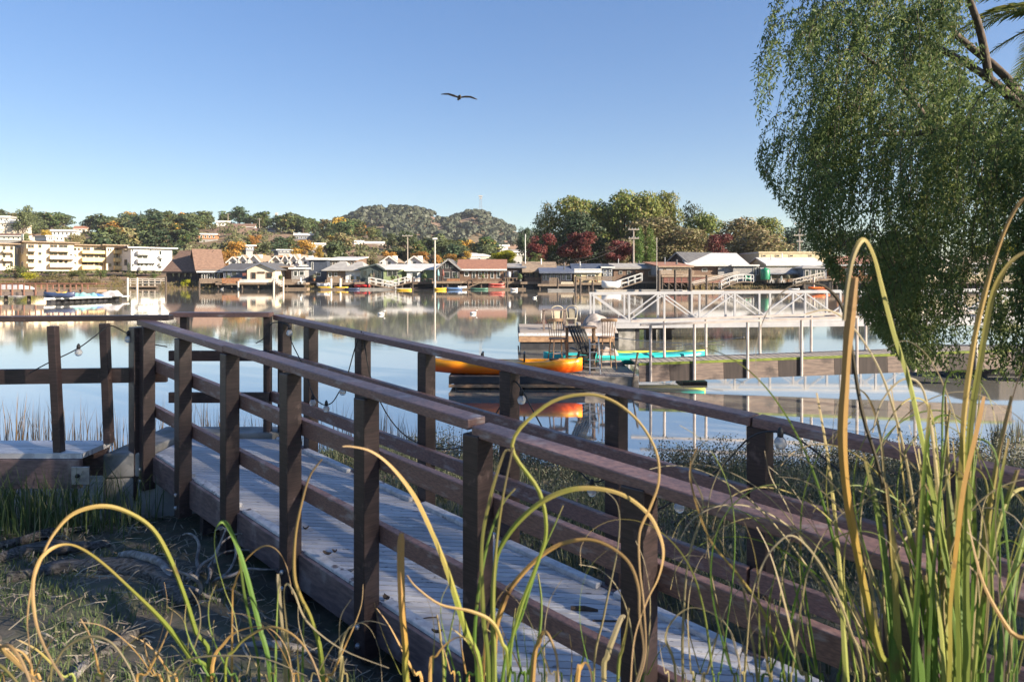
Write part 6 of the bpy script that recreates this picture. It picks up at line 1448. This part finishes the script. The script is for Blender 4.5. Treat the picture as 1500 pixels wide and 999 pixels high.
def tree(name, kind, m, label, px, d, ytop, wpx, yb=None, group=None, n=2600, leaf=.42, parts=True, var=0, cat='tree', rz=None):
    "a tree whose top reaches photo row ytop"
    key = (kind, m, n, leaf, parts, var)
    zb = land_z(px, d) if yb is None else PZ(yb, d)
    H = PZ(ytop, d) - zb; Wm = wpx / 1000 * d
    if key not in PROTO:
        s_ = hash((kind, n, var)) % 1000 if False else (len(PROTO) * 7 + 3)
        c, t = crown_mesh(kind, s_, n, leaf * 10 / max(H, 4) if False else leaf * 1.0)
        if parts: PROTO[key] = (mkmesh('crown', c, LM[m]), mkmesh('trunk', t, M['bark']))
        else:
            nf = len(c.f); c.add(t.v, t.f); c.mi = [0] * nf + [1] * (len(c.f) - nf); PROTO[key] = (mkmesh('tree', c, [LM[m], M['bark']]), None)
    cm, tm_ = PROTO[key]; sz = H / 10.3; sx = Wm / 8.4; az = R.uniform(0, 6.28) if rz is None else rz
    if parts:
        o = empty(name, (PX(px, d), d, zb), label, cat, group, az)
        for nm, me in (('crown', cm), ('trunk', tm_)):
            q = bpy.data.objects.new(nm, me); COL.objects.link(q); q.parent = o
    else:
        o = bpy.data.objects.new(name, cm); COL.objects.link(o); o.location = (PX(px, d), d, zb); o.rotation_euler = (0, 0, az); tag(o, label, cat, group)
    o.scale = (sx, sx, sz); return o
# prominent trees on the right
PT = [('pine_tree', 'pine', 'pine', 803, 150, 296, 34, 'tall slender pine at the left end of the grove'), ('pine_tree', 'pine', 'darkpine', 795, 175, 312, 40, 'bluish pine standing behind the left end of the grove'), ('pine_tree', 'pine', 'pine', 838, 148, 285, 66, 'broad bright green pine above the red leaved trees'), ('pine_tree', 'pine', 'pine', 868, 152, 290, 60, 'rounded pine in the middle of the grove'), ('pine_tree', 'pine', 'darkpine', 850, 140, 312, 70, 'dark lower pine behind the large red leaved tree'),
      ('pine_tree', 'pine', 'pine', 915, 150, 282, 62, 'tall flat topped pine left of the utility pole'), ('pine_tree', 'pine', 'pine', 948, 148, 284, 56, 'tall pine behind the utility pole'), ('pine_tree', 'pine', 'pine', 974, 152, 281, 44, 'peaked pine with the highest top of the grove'), ('pine_tree', 'pine', 'olive', 955, 138, 318, 90, 'brownish lower pine behind the bright green columns'), ('pine_tree', 'pine', 'darkpine', 1014, 156, 296, 38, 'dark open pine sticking up right of the grove'), ('pine_tree', 'pine', 'pine', 1035, 146, 314, 56, 'broad pine at the right end of the grove'), ('pine_tree', 'pine', 'olive', 1010, 135, 334, 70, 'low olive brown pine behind the boathouse gable'),
      ('pine_tree', 'pine', 'olive', 1085, 145, 319, 66, 'olive pine above the boathouse roof, left of its neighbour'), ('pine_tree', 'pine', 'pine', 1118, 148, 319, 62, 'spreading pine above the boathouse roof, right of its neighbour'), ('pine_tree', 'pine', 'olive', 1110, 135, 338, 90, 'low wide olive pine right behind the boathouse roof'), ('pine_tree', 'pine', 'darkpine', 1165, 165, 334, 50, 'dark pine behind the transformer pole'), ('pine_tree', 'pine', 'darkpine', 890, 165, 300, 70, 'dark pine filling the back of the grove'), ('pine_tree', 'oak', 'olive', 905, 132, 345, 60, 'olive oak between the red leaved trees'),
      ('plum_tree', 'oak', 'maroon', 793, 125, 342, 42, 'red leaved plum at the left of the maroon row'), ('plum_tree', 'oak', 'maroon', 845, 124, 337, 68, 'largest red leaved plum, in the middle of the row'), ('plum_tree', 'oak', 'maroon', 905, 124, 350, 46, 'red leaved plum left of the utility pole'), ('plum_tree', 'oak', 'maroon', 1056, 126, 341, 46, 'red leaved plum above the boathouse roof'),
      ('cypress_tree', 'cypress', 'cypress', 937, 122, 335, 17, 'bright green columnar conifer nearest the utility pole'), ('cypress_tree', 'cypress', 'cypress', 953, 122, 334, 17, 'bright green columnar conifer right of its twin'),
      ('lime_tree', 'oak', 'lime', 742, 130, 364, 46, 'yellow green rounded tree before the wooded hill'), ('oak_tree', 'oak', 'darkpine', 768, 170, 330, 24, 'dark tall tree left of the grove, against the hill'), ('oak_tree', 'oak', 'shrub', 785, 122, 368, 26, 'low green tree at the foot of the white mast'),
      ('oak_tree', 'oak', 'darkpine', 1245, 140, 330, 90, 'dark tree behind the pepper tree, left one'), ('oak_tree', 'oak', 'shrub', 1340, 140, 340, 110, 'green tree behind the pepper tree, middle one'), ('oak_tree', 'oak', 'lime', 1450, 125, 350, 90, 'sunlit yellow green tree seen through the right of the pepper tree')]
for nm, kind, m, px, d, yt, wpx, lab in PT:
    tree(nm, kind, m, lab, px, d, yt, wpx * (1.3 if kind == 'pine' else 1.12), n=6500 if wpx > 40 else 3000, leaf=.40, var=px % 3, yb=None if d > 130 else 396, group='trees behind the far waterfront')
# autumn trees left of centre
AT = [('autumn_tree', 'oak', 'autumn', 343, 190, 351, 44, 'large orange autumn tree behind the townhouse gables'), ('autumn_tree', 'oak', 'autumn', 326, 165, 366, 22, 'olive orange tree beside the steep brown roof'), ('autumn_tree', 'oak', 'autumn', 445, 200, 349, 48, 'large orange autumn tree above the navy house'), ('autumn_tree', 'oak', 'autumn', 374, 260, 342, 24, 'yellow tree under the cream gabled house'), ('autumn_tree', 'oak', 'autumn', 486, 260, 343, 18, 'yellow tree at the left foot of the hill'), ('autumn_tree', 'oak', 'autumn', 385, 185, 370, 18, 'small ochre tree right of the townhouses'),
      ('autumn_tree', 'oak', 'autumn', 570, 190, 366, 30, 'orange tree left of the tall power pole'), ('autumn_tree', 'oak', 'autumn', 615, 190, 366, 34, 'orange tree right of the tall power pole'), ('autumn_tree', 'oak', 'olive', 545, 185, 367, 26, 'rust brown tree behind the grey hip roof'), ('autumn_tree', 'oak', 'autumn', 663, 190, 370, 34, 'golden tree behind the dark gabled house'), ('autumn_tree', 'oak', 'autumn', 683, 200, 366, 24, 'orange tree behind the red brown roof'), ('autumn_tree', 'oak', 'autumn', 640, 195, 371, 22, 'golden tree behind the white lamp pole'), ('autumn_tree', 'oak', 'autumn', 468, 210, 356, 20, 'orange tree right above the white flat roof'),
      ('oak_tree', 'oak', 'shrub', 40, 240, 340, 16, 'olive tree above the cream apartments'), ('autumn_tree', 'oak', 'autumn', 65, 240, 334, 22, 'rusty tree on the left hill above the cream apartments'), ('autumn_tree', 'oak', 'olive', 112, 230, 341, 30, 'pale olive tree above the yellow apartments'), ('pine_tree', 'conifer', 'darkpine', 206, 330, 309, 18, 'pointed fir on the left hill, the taller one'), ('pine_tree', 'conifer', 'darkpine', 185, 330, 315, 16, 'pointed fir on the left hill, the shorter one'), ('pine_tree', 'conifer', 'darkpine', 462, 330, 321, 16, 'pointed fir left of the wooded hill'), ('oak_tree', 'oak', 'oak', 34, 290, 298, 36, 'big dark spreading tree at the top left of the hill')]
for nm, kind, m, px, d, yt, wpx, lab in AT:
    tree(nm, kind, m, lab, px, d, yt, wpx, n=2200, leaf=.5, var=px % 2, group='autumn trees' if m == 'autumn' else None)
# shrubs on the bank below the apartments
sr = random.Random(17)
for px, d, yt, wpx, m, lab in ((22, 122, 381, 40, 'shrub', 'large green shrub below the leftmost apartments'), (45, 119, 392, 34, 'lime', 'yellow green shrub on the bank at the left'), (105, 124, 390, 20, 'shrub', 'dark green shrub below the cream block'), (120, 123, 389, 16, 'shrub', 'shrub below the yellow block'), (147, 126, 388, 20, 'shrub', 'rounded shrub below the yellow balconies'), (193, 126, 396, 24, 'shrub', 'dry green shrub before the white block'), (224, 126, 396, 18, 'shrub', 'right shrub before the white block'), (189, 130, 374, 6, 'darkpine', 'slim dark shrub against the white block'), (272, 110.5, 402, 18, 'lime', 'yellowish shrub before the steep roofed building'), (168, 120, 398, 16, 'olive', 'tan shrub below the narrow block'), (130, 118, 399, 30, 'olive', 'low olive shrub on the bank slope'), (85, 119, 400, 40, 'drybrush', 'dry brush on the bank slope below the cream block'), (60, 118, 402, 40, 'drybrush', 'dry brush beside the yellow green shrub'), (110, 116.5, 405, 44, 'drybrush', 'low brown brush nearest the water'), (-20, 120, 392, 44, 'shrub', 'green shrub at the photo edge below the apartments')):
    tree('shrub', 'bush', m, lab, px, d, yt, wpx, n=1500, leaf=.5, group='shrubs on the bank below the apartments', cat='shrub')
# oaks over the left ridge: every tree a thing of its own
tr_ = random.Random(31); cnt = 0
blocked = [(p0 - 3, p1 + 3, yr - 2, yb) for (p0, p1), yb, ye, yr, d, *_ in HH]
KINDS = [('oak_tree', 'oak', 'oak', 'dark green oak on the left ridge'), ('shrubby_oak', 'oak', 'shrub', 'mid green tree on the left ridge'), ('conifer_tree', 'pine', 'darkpine', 'dark conifer on the left ridge'), ('autumn_tree', 'oak', 'autumn', 'small golden tree on the left ridge'), ('brown_tree', 'oak', 'olive', 'olive brown tree on the left ridge')]
tries = 0
while cnt < 285 and tries < 6000:
    tries += 1
    px = tr_.uniform(-130, 790) if cnt % 3 else tr_.uniform(130, 520); d = 200 + 235 * tr_.random() ** .7; zb = land_z(px, d); Ht = tr_.uniform(6, 12.5) if px > 60 else tr_.uniform(4.5, 9)
    if 200 < px < 310: Ht *= .95
    if px > 560 and d > 330: continue
    yt = 400 - (zb + Ht - CZ) / d * 1000; wpx = Ht * tr_.uniform(.85, 1.3) / d * 1000; yb = 400 - (zb - CZ) / d * 1000
    if any(b[0] - wpx * .25 < px < b[1] + wpx * .25 and yt < b[3] - 1 and d < hd + 4 for b, hd in zip(blocked, [h[4] for h in HH])) : continue
    if any(b[0] < px < b[1] and abs(d - hd) < 10 for b, hd in zip(blocked, [h[4] for h in HH])): continue
    q = tr_.random(); k = 0 if q < .52 else 1 if q < .72 else 2 if q < .84 else 3 if q < .92 else 4
    nm, kind, m, lab = KINDS[k]
    tree(nm, kind, m, lab, px, d, yt, wpx, group=lab.replace('tree', 'trees').replace('oak', 'oaks').replace('conifer', 'conifers'), n=900, leaf=.95, parts=False, var=cnt % 3); cnt += 1
print('ridge trees', cnt)
# far-off wood on the hill: one mass
hr_ = random.Random(77); mb = MB(); c_ = 0
PATCH = [(478, 566, 331, 352), (628, 660, 318, 324), (681, 701, 321, 334), (752, 770, 331, 346), (505, 560, 350, 360)]
tries = 0
while c_ < 4600 and tries < 30000:
    tries += 1
    px = hr_.uniform(380, 1000); d = 540 + 420 * hr_.random() ** .75; z = land_z(px, d); y = 400 - (z - CZ) / d * 1000
    if any(a < px < b and u < y < v for a, b, u, v in PATCH) and hr_.random() < .93: continue
    if nz(px * .045, d * .012, 3) < -.28: continue
    c_ += 1; rad = 1.8 + 4.2 * hr_.random() ** 2; cen = Vector((PX(px, d), d, z + rad * .55))
    for i in range(30):
        v = Vector((hr_.gauss(0, 1), hr_.gauss(0, 1), abs(hr_.gauss(0, 1)))).normalized(); p = cen + Vector((v.x * rad, v.y * rad, v.z * rad * .85)) * hr_.uniform(.8, 1.08)
        n_ = (v + Vector((hr_.gauss(0, .22), hr_.gauss(0, .22), hr_.gauss(0, .22)))).normalized(); t = n_.cross(Vector((hr_.gauss(0, 1), hr_.gauss(0, 1), hr_.gauss(0, 1)))).normalized(); b = n_.cross(t); s = rad * hr_.uniform(.7, 1.15); k = len(mb.v)
        mb.v += [tuple(p - t * s * .5), tuple(p + b * s * .4), tuple(p + t * s * .5), tuple(p - b * s * .4)]; mb.f.append((k, k + 1, k + 2, k + 3))
single('hill_wood', mb, leafmat('hill_oak_leaves', (.050, .060, .042), (.060, .070, .044), (.070, .070, .046), .1, 0, 0, lump=.02), kind='stuff', org=(0, 0, 0))
# scrub filling the slope between the ridge trees
hr_ = random.Random(78); mb = MB(); c_ = 0; tries = 0
while c_ < 1500 and tries < 9000:
    tries += 1
    px = hr_.uniform(-160, 800); d = 165 + 270 * hr_.random(); z = land_z(px, d); rad = hr_.uniform(1.0, 2.6)
    yt, yb = 400 - (z + rad * 1.3 - CZ) / d * 1000, 400 - (z - CZ) / d * 1000
    if any(p0 - 2 < px < p1 + 2 and d < hd + 9 and d > hd - 25 and yt < yb_ for (p0, p1), yb_, ye, yr, hd, *_ in HH): continue
    if nz(px * .03, d * .02, 5) < -.25: continue
    c_ += 1; cen = Vector((PX(px, d), d, z + rad * .4))
    for i in range(34):
        v = Vector((hr_.gauss(0, 1), hr_.gauss(0, 1), abs(hr_.gauss(0, 1)))).normalized(); p = cen + Vector((v.x * rad * 1.2, v.y * rad * 1.2, v.z * rad * .8)) * hr_.uniform(.7, 1.1)
        n_ = (v + Vector((hr_.gauss(0, .5), hr_.gauss(0, .5), hr_.gauss(0, .5)))).normalized(); t = n_.cross(Vector((hr_.gauss(0, 1), hr_.gauss(0, 1), hr_.gauss(0, 1)))).normalized(); b = n_.cross(t); s = rad * hr_.uniform(.35, .65); k = len(mb.v)
        mb.v += [tuple(p - t * s * .5), tuple(p + b * s * .4), tuple(p + t * s * .5), tuple(p - b * s * .4)]; mb.f.append((k, k + 1, k + 2, k + 3))
single('hillside_scrub', mb, leafmat('scrub_leaves', (.06, .075, .035), (.11, .115, .05), (.20, .15, .07), .15, 0, 0, lump=.05), kind='stuff', org=(0, 0, 0))
# reeds and dry grass strip along the far bank
fr = random.Random(13); mb = MB()
for i in range(9000):
    px = fr.uniform(-250, 1550); d = (108.5 if px > 235 else 114.5) + fr.uniform(.6, 4.0); z = land_z(px, d); h = fr.uniform(.2, .7); x = PX(px, d); w_ = fr.uniform(.05, .15); k = len(mb.v); l = fr.gauss(0, .2)
    mb.v += [(x - w_, d, z - .05), (x + w_, d, z - .05), (x + l, d + fr.gauss(0, .2), z + h)]; mb.f.append((k, k + 1, k + 2))
single('bank_grass', mb, LM['drybrush'], kind='stuff', org=(0, 0, 0))

# ------------------------------------------------------------------ unseen oaks added right of the camera to shade the landing and thin the sunlight
U_, V_ = Vector((.423, .906, 0)), Vector((-.906, .423, 0))
LM['shadeoak'] = leafmat('shade_oak_leaves', (.06, .09, .03), (.11, .14, .05), None, .35, .1, .01)
nb = []
for i in range(3): c, t = crown_mesh('oak', 200 + i, 12500, .105, 10, 8); nb.append((mkmesh('crown', c, LM['shadeoak']), mkmesh('trunk', t, M['bark'])))
for i, (u, v, h, wd, lab) in enumerate(((3.5, -9.3, 8.2, 4.4, 'unseen oak added for shade, closest to the path'), (6.3, -10.6, 8.8, 5.0, 'unseen oak added for shade, second from the path'), (8.6, -9.0, 8.4, 4.8, 'unseen oak added for shade, third from the path'), (2.7, -8.0, 7.4, 3.2, 'slim unseen oak added for shade in front of the others'), (4.9, -12.5, 9.6, 5.2, 'unseen oak added for shade in the back row, nearer the path'), (7.6, -12.8, 9.6, 5.0, 'unseen oak added for shade in the back row, farther along'))):
    v -= 10; h *= 1.46; q = U_ * u + V_ * v; o = empty('oak_tree', (q.x, q.y, .9), lab, 'tree', 'unseen oaks added for shade', i * 1.7)
    for nm, me in zip(('crown', 'trunk'), nb[i % 3]):
        k = bpy.data.objects.new(nm, me); COL.objects.link(k); k.parent = o
    o.scale = (wd / 8, wd / 8, h / 10)
